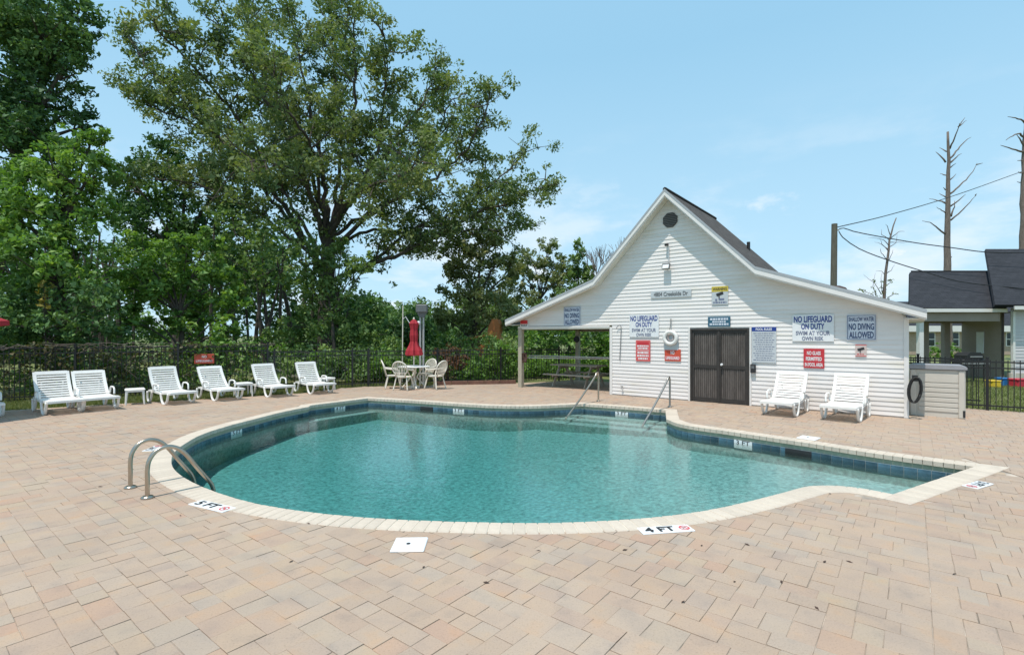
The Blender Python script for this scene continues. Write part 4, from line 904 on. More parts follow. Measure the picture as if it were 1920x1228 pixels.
# picnic table under the porch roof
pt = empty('picnic_table', hw(1.42, 1.45), ANG, 'weathered wooden picnic table with benches under the porch roof', 'picnic table')
for k in range(5): MB().cham((0, -.30 + k * .15, .73), (1.85, .14, .038), .006).build('table_plank', 'wood', pt)
for s in (-1, 1):
    for k in range(2): MB().cham((0, s * (.62 + k * .145), .43), (1.85, .138, .038), .006).build('bench_plank', 'wood', pt)
for x in (-.62, .62):
    for s in (-1, 1):
        L = math.hypot(.46, .71); MB().box((x, s * .42, .355), (.04, .09, L), mat=Matrix.Rotation(s * math.atan2(.46, .71), 3, 'X')).build('leg', 'wood', pt)
    MB().box((x + .042, 0, .39), (.04, 1.5, .09)).build('crossbeam', 'wood', pt); MB().box((x + .042, 0, .67), (.04, .7, .08)).build('crossbeam', 'wood', pt)
    MB().tube([(x - .02 * np.sign(x), 0, .66), (x * .35, 0, .42)], .025, 4).build('brace', 'wood', pt)
# pool poles lying across the porch
for k, (z, a, b) in enumerate(((1.06, (.06, .42), (3.41, .60)), (1.00, (.10, .10), (3.41, 1.15)))):
    e = empty('pool_pole', hw(a[0], a[1], z), ANG, ['upper of two pale pool cleaning poles slung across the porch', 'lower of two pale pool cleaning poles slung across the porch'][k], 'pole')
    MB().tube([(0, 0, 0), (b[0] - a[0], b[1] - a[1], .0)], .019, 8).build('shaft', 'galv', e); MB().tube([(b[0] - a[0] - .28, (b[1] - a[1]) * .92, .0), (b[0] - a[0], b[1] - a[1], .0)], .024, 8).build('grip', 'rubber', e)
nb_ = MB()
hb = empty('pole_bracket', hw(.16, .02, 1.0), ANG, 'dark bundle of netting fixed to the front porch post', 'netting')
for k in range(7): nb_.tube(spline([(random.uniform(-.08, .1), random.uniform(-.06, .1), -.14), (random.uniform(-.1, .12), random.uniform(-.05, .12), .0), (random.uniform(-.08, .1), random.uniform(-.05, .1), .15)], .05), .035, 6)
nb_.build('netting', 'rust', hb)
ck = empty('wall_clock', hw(.03, 3.64, 1.60), ANG, 'small round dark clock on the rear porch post', 'clock')
MB().lathe([(.13, 0), (.13, .03), (.11, .035)], 20).build('case', 'ink', ck).matrix_local = Matrix.Rotation(R(90), 4, 'X')
# storage box with hose
bx = gp(1756.5, 781.4); sb = empty('storage_box', (bx[0] + V[0] * .32, bx[1] + V[1] * .32, 0), ANG, 'beige plastic deck storage box with grey lid at the pool house corner', 'storage box')
MB().cham((0, 0, .51), (.93, .60, 1.02), .02).build('body', 'box', sb)
for z in np.linspace(.14, .66, 6): MB().cham((.02, -.308, z + .02), (.66, .016, .078), .006).build('panel', 'box', sb)
MB().cham((.02, -.306, .84), (.66, .014, .19), .006).build('panel', 'box', sb)
for x in (-.40, .40): MB().cham((x, -.312, .51), (.10, .03, 1.0), .012).build('pilaster', 'box', sb)
MB().prism([(-.49, 1.025), (.49, 1.025), (.49, 1.075), (.40, 1.115), (-.40, 1.115), (-.49, 1.075)], -.35, .34).build('lid', 'boxlid', sb)
MB().box((.44, -.325, .10), (.04, .02, .14)).build('latch', 'ink', sb)
hs = empty('hose', hw(10.47, -.06, .2), ANG, 'black hose looped on its hanger beside the storage box', 'hose')
cp = []
for i in range(90):
    a = i / 90 * 2 * math.pi * 5; rr = .9 + .1 * math.sin(i * .7); cp.append((.0 + .11 * rr * math.cos(a) + .02 * math.sin(a * .2), -.11 + .02 * math.sin(a * .37), .42 + .29 * rr * math.sin(a)))
MB().tube(cp, .013, 6).build('coil', 'rubber', hs, True); MB().box((0, -.05, .66), (.10, .12, .12)).build('hanger', 'rubber', hs)
# ================================================================ FENCES
picket_me = {}
def fence(name, label, A, B, ht, post_step=2.4, gap=.105, rails=(.14, -.06, -.20), th=.016, post_w=.055, first=0.0):
    A, B = np.array(A, float), np.array(B, float); d = B - A; L = float(np.linalg.norm(d)); a = math.atan2(d[1], d[0])
    e = empty(name, (A[0], A[1], -.03), a, label, 'fence')
    if ht not in picket_me:
        m = MB().box((0, 0, ht / 2 + .02), (th, th, ht - .06)).mesh('picket'); m.materials.append(M['black']); picket_me[ht] = m
    x = gap / 2
    while x < L: inst('picket', picket_me[ht], e, (x, 0, 0)); x += gap
    for r in rails: MB().box((L / 2, 0, r if r > 0 else ht + r), (L, .026, .032)).build('rail', 'black', e)
    x = first
    while x <= L + .01: MB().box((x, 0, ht / 2 + .02), (post_w, post_w, ht + .04)).box((x, 0, ht + .045), (post_w + .015, post_w + .015, .02)).build('post', 'black', e); x += post_step
    return e
FA, FB = np.array((-13.18, 13.47)), np.array((-4.95, 17.44)); fd = (FB - FA) / np.linalg.norm(FB - FA)
FM = FA + fd * 6.0
fence('metal_fence', 'tall black metal fence with vines, behind the left loungers', FA - fd * 6, FM, 1.50, first=.0)
fence('metal_fence', 'black metal fence behind the two right loungers and in front of the low rail fence', FM, FB + (FB - FM) * 0, 1.31, first=.2)
FC = np.array((2.9, 20.2))
fence('metal_fence', 'black metal fence behind the round table running to the porch', FB, FC, 1.29, first=0)
RP = np.array((11.14, 11.84))
fence('metal_fence', 'black metal fence right of the storage box in front of the toys', RP - U * 1.9, RP + U * 3.4, 1.22, post_step=2.2, first=1.9, gap=.10)
fence('metal_fence', 'far black metal fence seen over the storage box lid', (8.9, 14.9), (11.8, 12.72), 1.24, first=0, gap=.10)
# red fence sign
g = FA + fd * ((383 - 33) / 947 * 15.4)
def on_fence(px):                   # where a ray through px meets the left fence line
    r = np.array([(px - 960) / F, 1.0]); n = np.array([-fd[1], fd[0]]); t = (FA @ n) / (r @ n); return r * t
q = on_fence(384); fs = empty('fence_sign', (q[0] + fd[1] * .02, q[1] - fd[0] * .02 - .02, .90), math.atan2(fd[1], fd[0]), 'orange red NO sign hung on the black fence above a lounger', 'sign')
MB().cham((0, -.01, .145), (.52, .012, .29), .004).build('panel', 'signorange', fs); MB().box((0, -.0175, .085), (.48, .003, .09)).build('band', 'signpink', fs)
for t_, w_, z_, h_, m_ in (('NO', .12, .17, .08, 'signwhite'), ('LIFEGUARD', .42, .052, .06, 'signwhite')):
    me = text_mesh(t_, w_, h_, .012); me.materials.append(M[m_]); inst('lettering', me, fs, (0, -.021, z_))
# low weathered rail fence outside
a_, b_ = vp(496, 700, 19.4), vp(652, 700, 20.6); dd = Vector((b_.x - a_.x, b_.y - a_.y, 0)); rf = empty('rail_fence', (a_.x, a_.y, -.03), math.atan2(dd.y, dd.x), 'low weathered timber rail fence beyond the black fence', 'fence')
for z in (.20, .42, .66): MB().box((dd.length / 2, -.05, z), (dd.length, .035, .11)).build('rail', 'concrete', rf)
for i in range(4): MB().box((.1 + i * (dd.length - .2) / 3, 0, .37), (.10, .06, .76)).build('post', 'wood', rf)
# red edging at the foot of the back fence
e0, e1 = vp(815, 700, 17.75), vp(968, 700, 18.3); dd = Vector((e1.x - e0.x, e1.y - e0.y, 0)); ed = empty('garden_edging', (e0.x, e0.y, -.03), math.atan2(dd.y, dd.x), 'dark red edging boards along the foot of the back fence', 'edging')
for k in range(5): MB().cham((dd.length * (k + .5) / 5, .05, .08), (dd.length / 5 - .012, .05, .17), .008).build('board', 'edging', ed)
kp = np.array([(-18.5, 7.3), (-11.83, 11.72), (-9.8, 13.05)])
for p, q in zip(kp, kp[1:]):
    d = q - p; MB().box(((p[0] + q[0]) / 2 - d[1] / np.linalg.norm(d) * .05, (p[1] + q[1]) / 2 + d[0] / np.linalg.norm(d) * .05, -.02), (float(np.linalg.norm(d)), .10, .035), math.atan2(d[1], d[0])).build('kerb_strip', 'concrete')['kind'] = 'structure'

# ================================================================ LAMP, POLES, WIRES, MACHINE
lp = vp(791, 720, 17.9); lamp = empty('lamp_post', (lp.x, lp.y, -.03), .1, 'grey twin pole with a box shaped head behind the closed parasol', 'lamp post')
for x in (-.055, .055): MB().tube([(x, 0, 0), (x, 0, 2.72)], .036, 10).build('pole', 'galv', lamp)
MB().cham((0, 0, 2.74), (.40, .40, .26), .03).build('head', 'lampgrey', lamp); MB().prism([(-.19, 2.61), (.19, 2.61), (.08, 2.42), (-.08, 2.42)], -.08, .08).build('neck', 'lampgrey', lamp)
MB().lathe([(.005, 2.16), (.05, 2.18), (.065, 2.23), (.05, 2.28), (.005, 2.30)], 14, (-.10, -.06, 0)).build('globe', 'signwhite', lamp, True)
tp = vp(754, 720, 18.0); th_ = empty('thin_pole', (tp.x, tp.y, -.03), 0, 'thin pale upright pole left of the closed parasol', 'pole'); MB().tube([(0, 0, 0), (.03, 0, 2.85)], .018, 6).build('shaft', 'cream', th_)
MB().tube([(.02, 0, 2.35), (.12, 0, 2.45), (.28, 0, 2.2)], .014, 6).build('arm', 'signwhite', th_)
up_ = vp(1561, 640, 23.5); upole = empty('utility_pole', (up_.x, up_.y, -.05), 0, 'dark wooden utility pole rising behind the pool house roof', 'utility pole')
ztop = CAMH + (HOR - 418) / F * 23.5
MB().tube([(0, 0, 0), (.09, 0, ztop)], [.16, .125], 10).build('shaft', 'polewood', upole); MB().box((.2, -.05, ztop - .3), (.12, .06, .06)).build('insulator', 'galv', upole)
def wire(label, pl):
    P = [vp(*p) for p in pl]; o = P[0]; e = empty('overhead_wire', o, 0, label, 'wire'); MB().tube([p - o for p in spline(P, .6)] if False else [tuple(np.array(q) - np.array(o)) for q in spline([tuple(p) for p in P], .5)], .022, 5).build('cable', 'rubber', e)
wire('thin overhead wire rising from the utility pole to the right', [(1571, 426, 23.4), (1660, 405, 26), (1780, 370, 30), (1916, 322, 36)])
wire('upper drooping cable looping from the utility pole towards the neighbour roof', [(1573, 430, 23.4), (1582, 428, 23.3), (1600, 434, 23.2), (1650, 444, 23), (1720, 456, 22.7), (1780, 464, 22.4), (1850, 473, 22.2), (1930, 474, 22)])
wire('lower drooping cable running from the utility pole to the porch roof', [(1573, 434, 23.4), (1580, 445, 23.3), (1610, 466, 23), (1660, 486, 22.6), (1735, 510, 22), (1800, 528, 21.4), (1925, 542, 20.6)])
om = vp(922, 690, 26); mc = empty('digging_machine', (om.x, om.y, 0), R(-12), 'orange digging machine half hidden behind the shrubs left of the porch', 'machine')
k = 26 / F
MB().prism([(-.7, .2), (1.2, .2), (1.35, 1.05), (.6, 1.4), (-.2, 1.4), (-.7, 1.05)], -.7, .7).build('chassis', 'orange', mc)
MB().prism([(-.25, 1.4), (-.08, 1.4), (-.04, 1.62), (.30, 1.62), (.40, 1.4), (.56, 1.4), (.48, 1.85), (.50, 2.3), (.36, 2.58), (.10, 2.58), (-.08, 2.2)], -.35, .35).build('mast', 'orange', mc)
MB().prism([(-1.6, .95), (-.5, 1.05), (-.5, 1.5), (-1.6, 1.32)], -.5, .5).build('counterweight', 'rust', mc); MB().tube([(-1.7, -.3, 1.45), (-.3, -.3, 1.75)], .05, 6).build('boom', 'orange', mc)
for s in (-1, 1): MB().cham((.2, s * .85, .3), (2.2, .35, .6), .12).build('track', 'rubber', mc)

# ================================================================ NEIGHBOUR HOUSE, BRICK HOUSE, TOYS
def quad_roof(name, a, b, c, d, mat, parent, th=.12, uvs=1.0):
    a, b, c, d = map(Vector, (a, b, c, d)); n = (b - a).cross(d - a).normalized(); vs = [a, b, c, d] + [p - n * th for p in (a, b, c, d)]
    mb = MB().add(vs, [(0, 1, 2, 3), (7, 6, 5, 4), (0, 4, 5, 1), (1, 5, 6, 2), (2, 6, 7, 3), (3, 7, 4, 0)]); me = mb.mesh(name); me.materials.append(M[mat]); uvl = me.uv_layers.new(name='UVMap')
    e1 = (b - a).normalized(); e2 = n.cross(e1)
    for p in me.polygons:
        for li in p.loop_indices: co = me.vertices[me.loops[li].vertex_index].co - a; uvl.data[li].uv = (co.dot(e1), co.dot(e2))
    return link(bpy.data.objects.new(name, me), parent)
NY = 20.5; nb0 = vp(1700, 700, NY); nh = empty('neighbour_house', (nb0.x, NY, 0), 0, 'grey sided neighbour house with charcoal roof and open porch at the right edge', 'building')
nx_ = lambda px, y=0: (px - 960) / F * (NY + y) - nb0.x
nz_ = lambda py, Y=NY: CAMH + (HOR - py) / F * Y
ze, zr = nz_(580) + .04, nz_(510.5, NY + 2.4)
quad_roof('porch_roof', (nx_(1705, -.35), -.35, ze), (nx_(1872), -.35, ze), (nx_(1872, 2.4), 2.4, zr), (nx_(1706, 2.4), 2.4, zr), 'shingle_dark', nh)
quad_roof('porch_roof', (nx_(1872, 2.4) + .2, 2.4, zr - .01), (nx_(1706, 2.4) + .1, 2.4, zr - .01), (nx_(1712, 4.0), 4.0, ze + .5), (nx_(1872, 4.0) + .5, 4.0, ze + .5), 'shingle_dark', nh)
zr2 = nz_(467, NY + 3.2)
quad_roof('main_roof', (nx_(1866, -.75), -.75, ze + .10), (nx_(2150), -.75, ze + .10), (nx_(2150, 3.2), 3.2, zr2), (nx_(1848, 3.2), 3.2, zr2), 'shingle_dark', nh)
MB().add([(nx_(1866, -.7) + .03, -.7, ze + .06), (nx_(1848, 3.2) + .03, 3.2, zr2 - .05), (nx_(1860, 3.2) + .2, 3.2, ze + .06)], [(0, 1, 2)]).build('gable', 'nwall', nh)
MB().box((nx_(1789), -.36, ze - .10), (nx_(1872) - nx_(1706), .04, .14)).build('fascia', 'trim', nh); MB().box((nx_(2008), -.76, ze - .02), (nx_(2150) - nx_(1868), .04, .14)).build('fascia', 'trim', nh)
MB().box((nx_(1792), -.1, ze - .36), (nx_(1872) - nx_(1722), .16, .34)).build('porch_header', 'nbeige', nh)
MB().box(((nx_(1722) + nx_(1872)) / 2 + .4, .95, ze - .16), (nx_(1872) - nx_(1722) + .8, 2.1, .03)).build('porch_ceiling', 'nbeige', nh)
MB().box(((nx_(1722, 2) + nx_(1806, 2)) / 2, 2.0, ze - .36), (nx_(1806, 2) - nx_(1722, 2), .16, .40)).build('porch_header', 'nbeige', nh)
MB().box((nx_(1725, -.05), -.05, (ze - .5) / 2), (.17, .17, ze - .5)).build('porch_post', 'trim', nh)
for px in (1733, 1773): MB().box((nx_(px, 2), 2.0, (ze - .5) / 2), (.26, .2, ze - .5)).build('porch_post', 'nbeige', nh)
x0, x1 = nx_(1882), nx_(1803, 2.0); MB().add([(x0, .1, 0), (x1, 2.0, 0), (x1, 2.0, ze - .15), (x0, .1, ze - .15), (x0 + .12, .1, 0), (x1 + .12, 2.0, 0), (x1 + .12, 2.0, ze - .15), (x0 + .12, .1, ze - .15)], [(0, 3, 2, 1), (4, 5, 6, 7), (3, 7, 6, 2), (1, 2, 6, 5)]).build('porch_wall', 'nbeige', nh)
MB().box((nx_(1884), -.34, ze / 2 - .1), (.09, .10, ze - .1)).build('corner_board', 'trim', nh)
MB().box((nx_(2018), -.24, ze / 2), (nx_(2150) - nx_(1886), .1, ze)).build('front_wall', 'nwall', nh)
z = .25
sb_me = MB().add([(0, -.018, 0), (5.7, -.018, 0), (5.7, 0, .127), (0, 0, .127), (0, .03, 0), (5.7, .03, 0), (5.7, .03, .127), (0, .03, .127)], [(0, 1, 2, 3), (1, 5, 6, 2), (4, 0, 3, 7), (3, 2, 6, 7), (0, 4, 5, 1)]).mesh('siding_board'); sb_me.materials.append(M['nwall'])
while z < ze - .1: inst('siding_board', sb_me, nh, (nx_(1887), -.32, z)); z += .127
MB().box((nx_(2010), -.30, .12), (nx_(2150) - nx_(1886), .14, .25)).build('plinth', 'concrete', nh)
wx = (x0 + x1) / 2; pw = MB().box((wx - .02, 1.05, 1.45), (.03, .34, .9), mat=Matrix.Rotation(math.atan2(-(x1 - x0), 1.9), 3, 'Z')).build('porch_window', 'signwhite', nh)
bh_ = vp(1800, 700, 46); brick = empty('brick_house', (bh_.x, 46, 0), 0, 'pale brick house with white eaves seen through the neighbour porch', 'building'); k = 46 / F
bx_ = lambda px: (px - 1800) * k; bz_ = lambda py: CAMH + (HOR - py) * k
MB().box((bx_(1810), .2, bz_(620) / 2), (bx_(1990) - bx_(1640), .3, bz_(620))).build('wall', 'nbrick', brick)
MB().prism([(bx_(1630), bz_(622)), (bx_(2000), bz_(622)), (bx_(2000), bz_(611)), (bx_(1630), bz_(611))], -.5, 0).build('eave', 'trim', brick)
quad_roof('roof', (bx_(1630), -.5, bz_(611)), (bx_(2000), -.5, bz_(611)), (bx_(1990), 4, bz_(560)), (bx_(1640), 4, bz_(560)), 'shingle_dark', brick)
for px in (1839, 1790, 1745, 1895):
    f = MB().box((bx_(px), .03, bz_(636)), (.86, .06, 1.3)).build('window', 'trim', brick)
    for s in (-1, 1): MB().box((bx_(px), -.005, bz_(636) + s * .31), (.68, .02, .54)).build('pane', 'glass', f)
def toy(name, label, px, mat, d, cat='toy', mat2=None):
    g = gp(*px); e = empty(name, (g[0], g[1], -.03), random.uniform(-.3, .3), label, cat)
    MB().cham((0, 0, d[2] * .45), (d[0], d[1], d[2] * .9), min(d) * .18).build('body', mat, e); MB().cham((0, 0, d[2] * .93), (d[0] * 1.06, d[1] * 1.06, d[2] * .16), .02).build('rim', mat2 or mat, e)
toy('toy_bin', 'yellow toy bin standing on the grass behind the right fence', (1862, 724), 'toyyellow', (.34, .3, .24)); toy('toy_bin', 'blue toy bin on the grass between the yellow one and the red one', (1879, 721), 'toyblue', (.26, .3, .28)); toy('toy_wagon', 'red toy wagon on the grass under the grey siding', (1911, 723), 'toyred', (.52, .34, .28), 'toy', 'toyred')
gr = gp(1845, 716); gl_ = empty('grill', (gr[0] - .3, gr[1] + .3, -.03), .1, 'black barbecue grill standing behind the right fence', 'grill')
MB().cham((0, 0, .78), (1.0, .5, .22), .04).build('cabinet', 'rubber', gl_); MB().prism([(-.36, .9), (.36, .9), (.36, 1.02), (.22, 1.14), (-.22, 1.14), (-.36, 1.02)], -.25, .25).build('lid', 'rubber', gl_); MB().box((0, -.28, .98), (.5, .02, .03)).build('handle', 'galv', gl_); MB().box((0, -.26, .72), (1.1, .05, .03)).build('shelf', 'galv', gl_)
for a in (-1, 1):
    for b in (-1, 1): MB().box((a * .42, b * .2, .34), (.04, .04, .68)).build('leg', 'rubber', gl_)

# ================================================================ TREES
LM = {}
LM['oak'] = leafmat('oak_leaves', [(0.062, 0.105, 0.037), (0.108, 0.163, 0.049), (0.150, 0.204, 0.064), (0.197, 0.243, 0.081), (0.239, 0.266, 0.102)])
LM['dark'] = leafmat('dark_leaves', [(0.041, 0.098, 0.033), (0.067, 0.149, 0.044), (0.118, 0.215, 0.059), (0.172, 0.293, 0.072)], .25)
LM['bright'] = leafmat('bright_leaves', [(0.066, 0.138, 0.028), (0.119, 0.232, 0.043), (0.177, 0.319, 0.057), (0.271, 0.390, 0.076)], .38)
LM['mid'] = leafmat('mid_leaves', [(0.070, 0.135, 0.040), (0.124, 0.211, 0.056), (0.182, 0.275, 0.073), (0.249, 0.336, 0.095)], .33)
LM['far'] = leafmat('far_leaves', [(0.074, 0.115, 0.032), (0.115, 0.162, 0.041), (0.162, 0.196, 0.051)], .35)
LM['olive'] = leafmat('olive_leaves', [(0.101, 0.139, 0.053), (0.173, 0.218, 0.082), (0.245, 0.274, 0.115), (0.317, 0.312, 0.144)], .3)
LM['vine'] = leafmat('vine_leaves', [(0.049, 0.059, 0.022), (0.084, 0.101, 0.031), (0.126, 0.115, 0.048), (0.168, 0.119, 0.063), (0.084, 0.140, 0.028)], .3)
LM['russet'] = leafmat('russet_leaves', [(0.065, 0.046, 0.026), (0.156, 0.072, 0.039), (0.221, 0.104, 0.058), (0.078, 0.091, 0.033)], .3)
LM['yellow'] = leafmat('yellow_leaves', [(0.210, 0.182, 0.028), (0.308, 0.252, 0.042), (0.168, 0.182, 0.035)], .35)
LM['grass'] = leafmat('grass_blades', [(0.12, 0.155, 0.04), (0.18, 0.205, 0.06), (0.25, 0.24, 0.095)], .35)

def unit(n):
    v = rng.normal(size=(n, 3)); return v / np.linalg.norm(v, axis=1, keepdims=True)
def leaf_obj(name, P, size, tint, mat, parent, up=0.5, aspect=0.5, jitter=0.45):
    P = np.asarray(P, np.float32); n = len(P)
    nn = unit(n) + np.array([0, 0, up]); nn /= np.linalg.norm(nn, axis=1, keepdims=True)
    t = np.cross(nn, unit(n)); t /= np.linalg.norm(t, axis=1, keepdims=True) + 1e-9; b = np.cross(nn, t)
    s = (size * (1 + jitter * rng.normal(size=n)).clip(.4, 1.9))[:, None]
    fold = nn * s * .10
    v = np.stack([P - t * s * .5, P + b * s * aspect * .5 + fold, P + t * s * .5, P - b * s * aspect * .5 + fold], 1).reshape(-1, 3).astype(np.float32)
    me = bpy.data.meshes.new(name); me.vertices.add(4 * n); me.vertices.foreach_set('co', v.ravel()); me.loops.add(4 * n); me.loops.foreach_set('vertex_index', np.arange(4 * n, dtype=np.int32))
    me.polygons.add(n); me.polygons.foreach_set('loop_start', np.arange(0, 4 * n, 4, dtype=np.int32)); me.polygons.foreach_set('loop_total', np.full(n, 4, np.int32))
    me.update(calc_edges=True); at = me.attributes.new('tint', 'FLOAT', 'POINT'); at.data.foreach_set('value', np.repeat(np.clip(tint, 0, 1), 4).astype(np.float32))
    me.materials.append(LM[mat]); return link(bpy.data.objects.new(name, me), parent)
def cluster(centers, radii, n_each, squash=.8):
    out, tt = [], []
    for c, r, n in zip(centers, radii, n_each):
        n = int(n)
        if n < 1: continue
        q = unit(n) * (rng.random(n)[:, None] ** .5) * r; q[:, 2] *= squash; out.append(q + c); tt.append(np.clip(rng.normal(rng.uniform(.12, .85), .15, n), 0, 1))
    return np.concatenate(out), np.concatenate(tt)
TREES = 'trees beyond the pool fence'
def blob_tree(name, label, cat, px, Y, blobs, mat, dens=1.0, lsize=.16, trunk=.16, group=TREES, lean=0, ntr=1, bark='bark', subs=22, base_py=None, up=.5, thin=1.0):
    bx = (px - 960) / F * Y; base = np.array([bx, Y, 0.0]); e = empty(name, (bx, Y, -.05), 0, label, cat, group)
    C = []
    for b in blobs:
        x, y, r = b[:3]; dy = b[3] if len(b) > 3 else rng.uniform(-.5, .5) * r * Y / F * 1.2; Yb = Y + dy; c = vp(x, y, Yb); C.append((np.array(c) - base, r * Yb / F))
    cs, rs, ns = [], [], []
    for c, r in C:
        m = max(5, int(subs * thin)); d = unit(m); d[:, 2] = d[:, 2] * .95 + .08
        q = c + d * (r * rng.uniform(.45, 1.08, m))[:, None]
        for p in q:
            if p[2] < .15: p[2] = rng.uniform(.15, .8)
            rr = r * rng.uniform(.16, .44); cs.append(p); rs.append(rr); ns.append(dens * 95 * (rr / lsize) ** 2 * .11 * rng.uniform(.6, 1.3) + 4)
    P, T = cluster(cs, rs, ns); leaf_obj('crown', P, lsize, T, mat, e, up)
    mb = MB(); top = np.mean([c for c, r in C], 0); zmin = min(c[2] - r for c, r in C)
    for k in range(ntr):
        b0 = np.array([rng.uniform(-.5, .5) * (k > 0) * 1.5, rng.uniform(-.4, .4) * (k > 0), 0]); b1 = top * .75 + np.array([rng.uniform(-.6, .6), rng.uniform(-.6, .6), 0]) * (k > 0)
        h0 = b0 + (b1 - b0) * .45 + np.array([rng.uniform(-.15, .15), rng.uniform(-.15, .15), 0]); mb.tube(spline([b0, h0, b1], .6), list(np.linspace(trunk * 1.15, trunk * .55, len(spline([b0, h0, b1], .6)))), 8)
        for c, r in C[k::ntr]:
            s = h0 if c[2] < b1[2] + .5 else b1; L = np.linalg.norm(c - s); path = spline([s, (s + c) / 2 + np.array([0, 0, .08 * L]), c], .6); mb.tube(path, list(np.linspace(trunk * .45, trunk * .1, len(path))), 6)
            for _ in range(3):
                d = c + unit(1)[0] * r * .95; mb.tube([c * .6 + (s + c) * .2, d], [trunk * .16, trunk * .05], 4)
    mb.build('trunk', bark, e); return e

# ---- the big spreading oak, limb by limb
OY = 24.0; ob = vp(612, 700, OY); oak = empty('oak_tree', (ob.x, OY, -.05), 0, 'huge spreading oak with open olive crown rising above the centre of the fence', 'tree', TREES); ob = np.array([ob.x, OY, 0])
LIMBS = [
 ([(606, 640), (608, 560), (612, 490), (618, 430)], 0, .46, .36, 0),
 ([(606, 520), (556, 420), (500, 345), (420, 265), (340, 195), (275, 120), (235, 60)], 1.5, .20, .03, 1),
 ([(612, 470), (570, 330), (520, 220), (460, 120), (410, 50), (395, 15)], -2.5, .20, .03, 1),
 ([(616, 440), (604, 310), (580, 190), (556, 80), (545, 10)], 1.0, .20, .03, 1),
 ([(620, 430), (650, 330), (664, 210), (664, 100), (668, 15)], -1.5, .20, .03, 1),
 ([(618, 440), (685, 335), (735, 270), (790, 195), (822, 120)], 2.0, .18, .03, 1),
 ([(622, 460), (700, 400), (790, 345), (865, 290), (905, 225), (925, 165)], -2.0, .18, .03, 1),
 ([(608, 530), (675, 503), (740, 478), (820, 440), (890, 400), (960, 375), (1020, 345)], -1.5, .19, .03, 1),
 ([(690, 498), (770, 430), (860, 395), (930, 340), (985, 280)], 3.0, .14, .03, 1),
 ([(600, 490), (545, 445), (480, 395), (400, 355), (320, 335), (255, 330)], -2.5, .16, .03, 1),
 ([(610, 500), (530, 400), (450, 300), (360, 230), (285, 200), (235, 180)], 3.5, .16, .03, 1),
 ([(614, 430), (560, 260), (500, 140), (470, 60), (455, 10)], 4.5, .16, .03, 1),
 ([(618, 430), (640, 280), (630, 160), (620, 60), (622, 0)], 4.0, .15, .03, 1),
 ([(618, 430), (700, 300), (720, 180), (722, 90), (718, 40)], -4.0, .15, .03, 1),
 ([(620, 440), (740, 360), (820, 250), (845, 190), (880, 170)], 5.0, .14, .03, 1),
 ([(614, 470), (700, 430), (790, 440), (880, 430), (940, 430), (980, 410)], 5.0, .13, .03, 1),
 ([(606, 480), (520, 340), (430, 200), (350, 110), (300, 60), (290, 30)], -5.0, .14, .03, 1),
 ([(612, 450), (590, 380), (560, 330), (500, 300), (440, 300)], -6.0, .14, .03, 1),
 ([(616, 450), (640, 390), (690, 350), (760, 320), (800, 300)], -6.0, .14, .03, 1),
 ([(612, 430), (590, 300), (570, 250), (530, 180), (505, 100)], -6.0, .14, .03, 1)]
tips, tw = [], MB(); bare = MB()
for pl, dY, r0, r1, br in LIMBS:
    n = len(pl); P = [np.array(vp(x, y, OY + dY * (i / (n - 1)) ** 1.2)) - ob for i, (x, y) in enumerate(pl)]
    if not br: P[0][2] = 0; P.insert(0, np.array([P[0][0], 0, -.1]))
    path = spline(P, .45); path = [p + rng.normal(0, .05, 3) * (br) for p in path]; tw.tube(path, list(np.linspace(r0 * .66, r1 * .8, len(path))), 8)
    if not br: continue
    m = len(path); nb = max(10, int(m * .75))
    for k in range(nb):
        t = .26 + .74 * (k + rng.random()) / nb; i = min(m - 2, int(t * (m - 1))); o = path[i]; d0 = path[i + 1] - path[i]; d0 = d0 / (np.linalg.norm(d0) + 1e-9)
        d = d0 * .6 + unit(1)[0] * .85 + np.array([0, 0, .22]); d /= np.linalg.norm(d); L = rng.uniform(.8, 2.1) * (1.2 - .45 * t)
        mid = o + d * L * .5 + rng.normal(0, .1, 3); end = o + d * L + np.array([0, 0, rng.uniform(-.2, .3)]); tw.tube([o, mid, end], [.042 * (1.2 - .7 * t), .028, .010], 5)
        tips.append((end, 1.0)); tips.append((mid, .55))
        for _ in range(3):
            q = mid if rng.random() < .5 else end; f = q + unit(1)[0] * rng.uniform(.4, 1.0) + np.array([0, 0, .12]); tw.tube([q, f], [.016, .006], 4); tips.append((f, .9))
    tips.append((path[-1], 1.0))
for pl in ([(795, 190), (808, 120), (800, 85)], [(806, 130), (826, 100), (830, 82)], [(838, 165), (858, 138), (862, 125)]):
    P = [np.array(vp(x, y, OY + 3.5)) - ob for x, y in pl]; tw.tube(P, [.035, .02, .008], 4)
tw.build('trunk', 'bark', oak)
tips = [t for t in tips if t[0][2] > 2.6]
for pl, dY, r0, r1, br in LIMBS[1:]:           # leafy sprays along the inner limbs too
    n = len(pl)
    for _ in range(9):
        t = rng.uniform(.08, .55) * (n - 1); i = min(int(t), n - 2); f = t - i; x, y = (np.array(pl[i]) * (1 - f) + np.array(pl[i + 1]) * f)
        c = np.array(vp(x, y, OY + dY * (t / (n - 1)) ** 1.2)) - ob + rng.normal(0, .55, 3); tips.append((c, .8))
cs, rs, ns = [], [], []
for p, s in tips:
    if p[2] < 2.4 or rng.random() < .19: continue
    r = rng.uniform(.28, .62) * (.7 + .3 * s); cs.append(p + rng.normal(0, .1, 3)); rs.append(r); ns.append(rng.uniform(45, 112) * s * (r / .45) ** 2)
P, T = cluster(cs, rs, ns, .7); leaf_obj('crown', P, .145, T, 'oak', oak, .4, .5, .5)

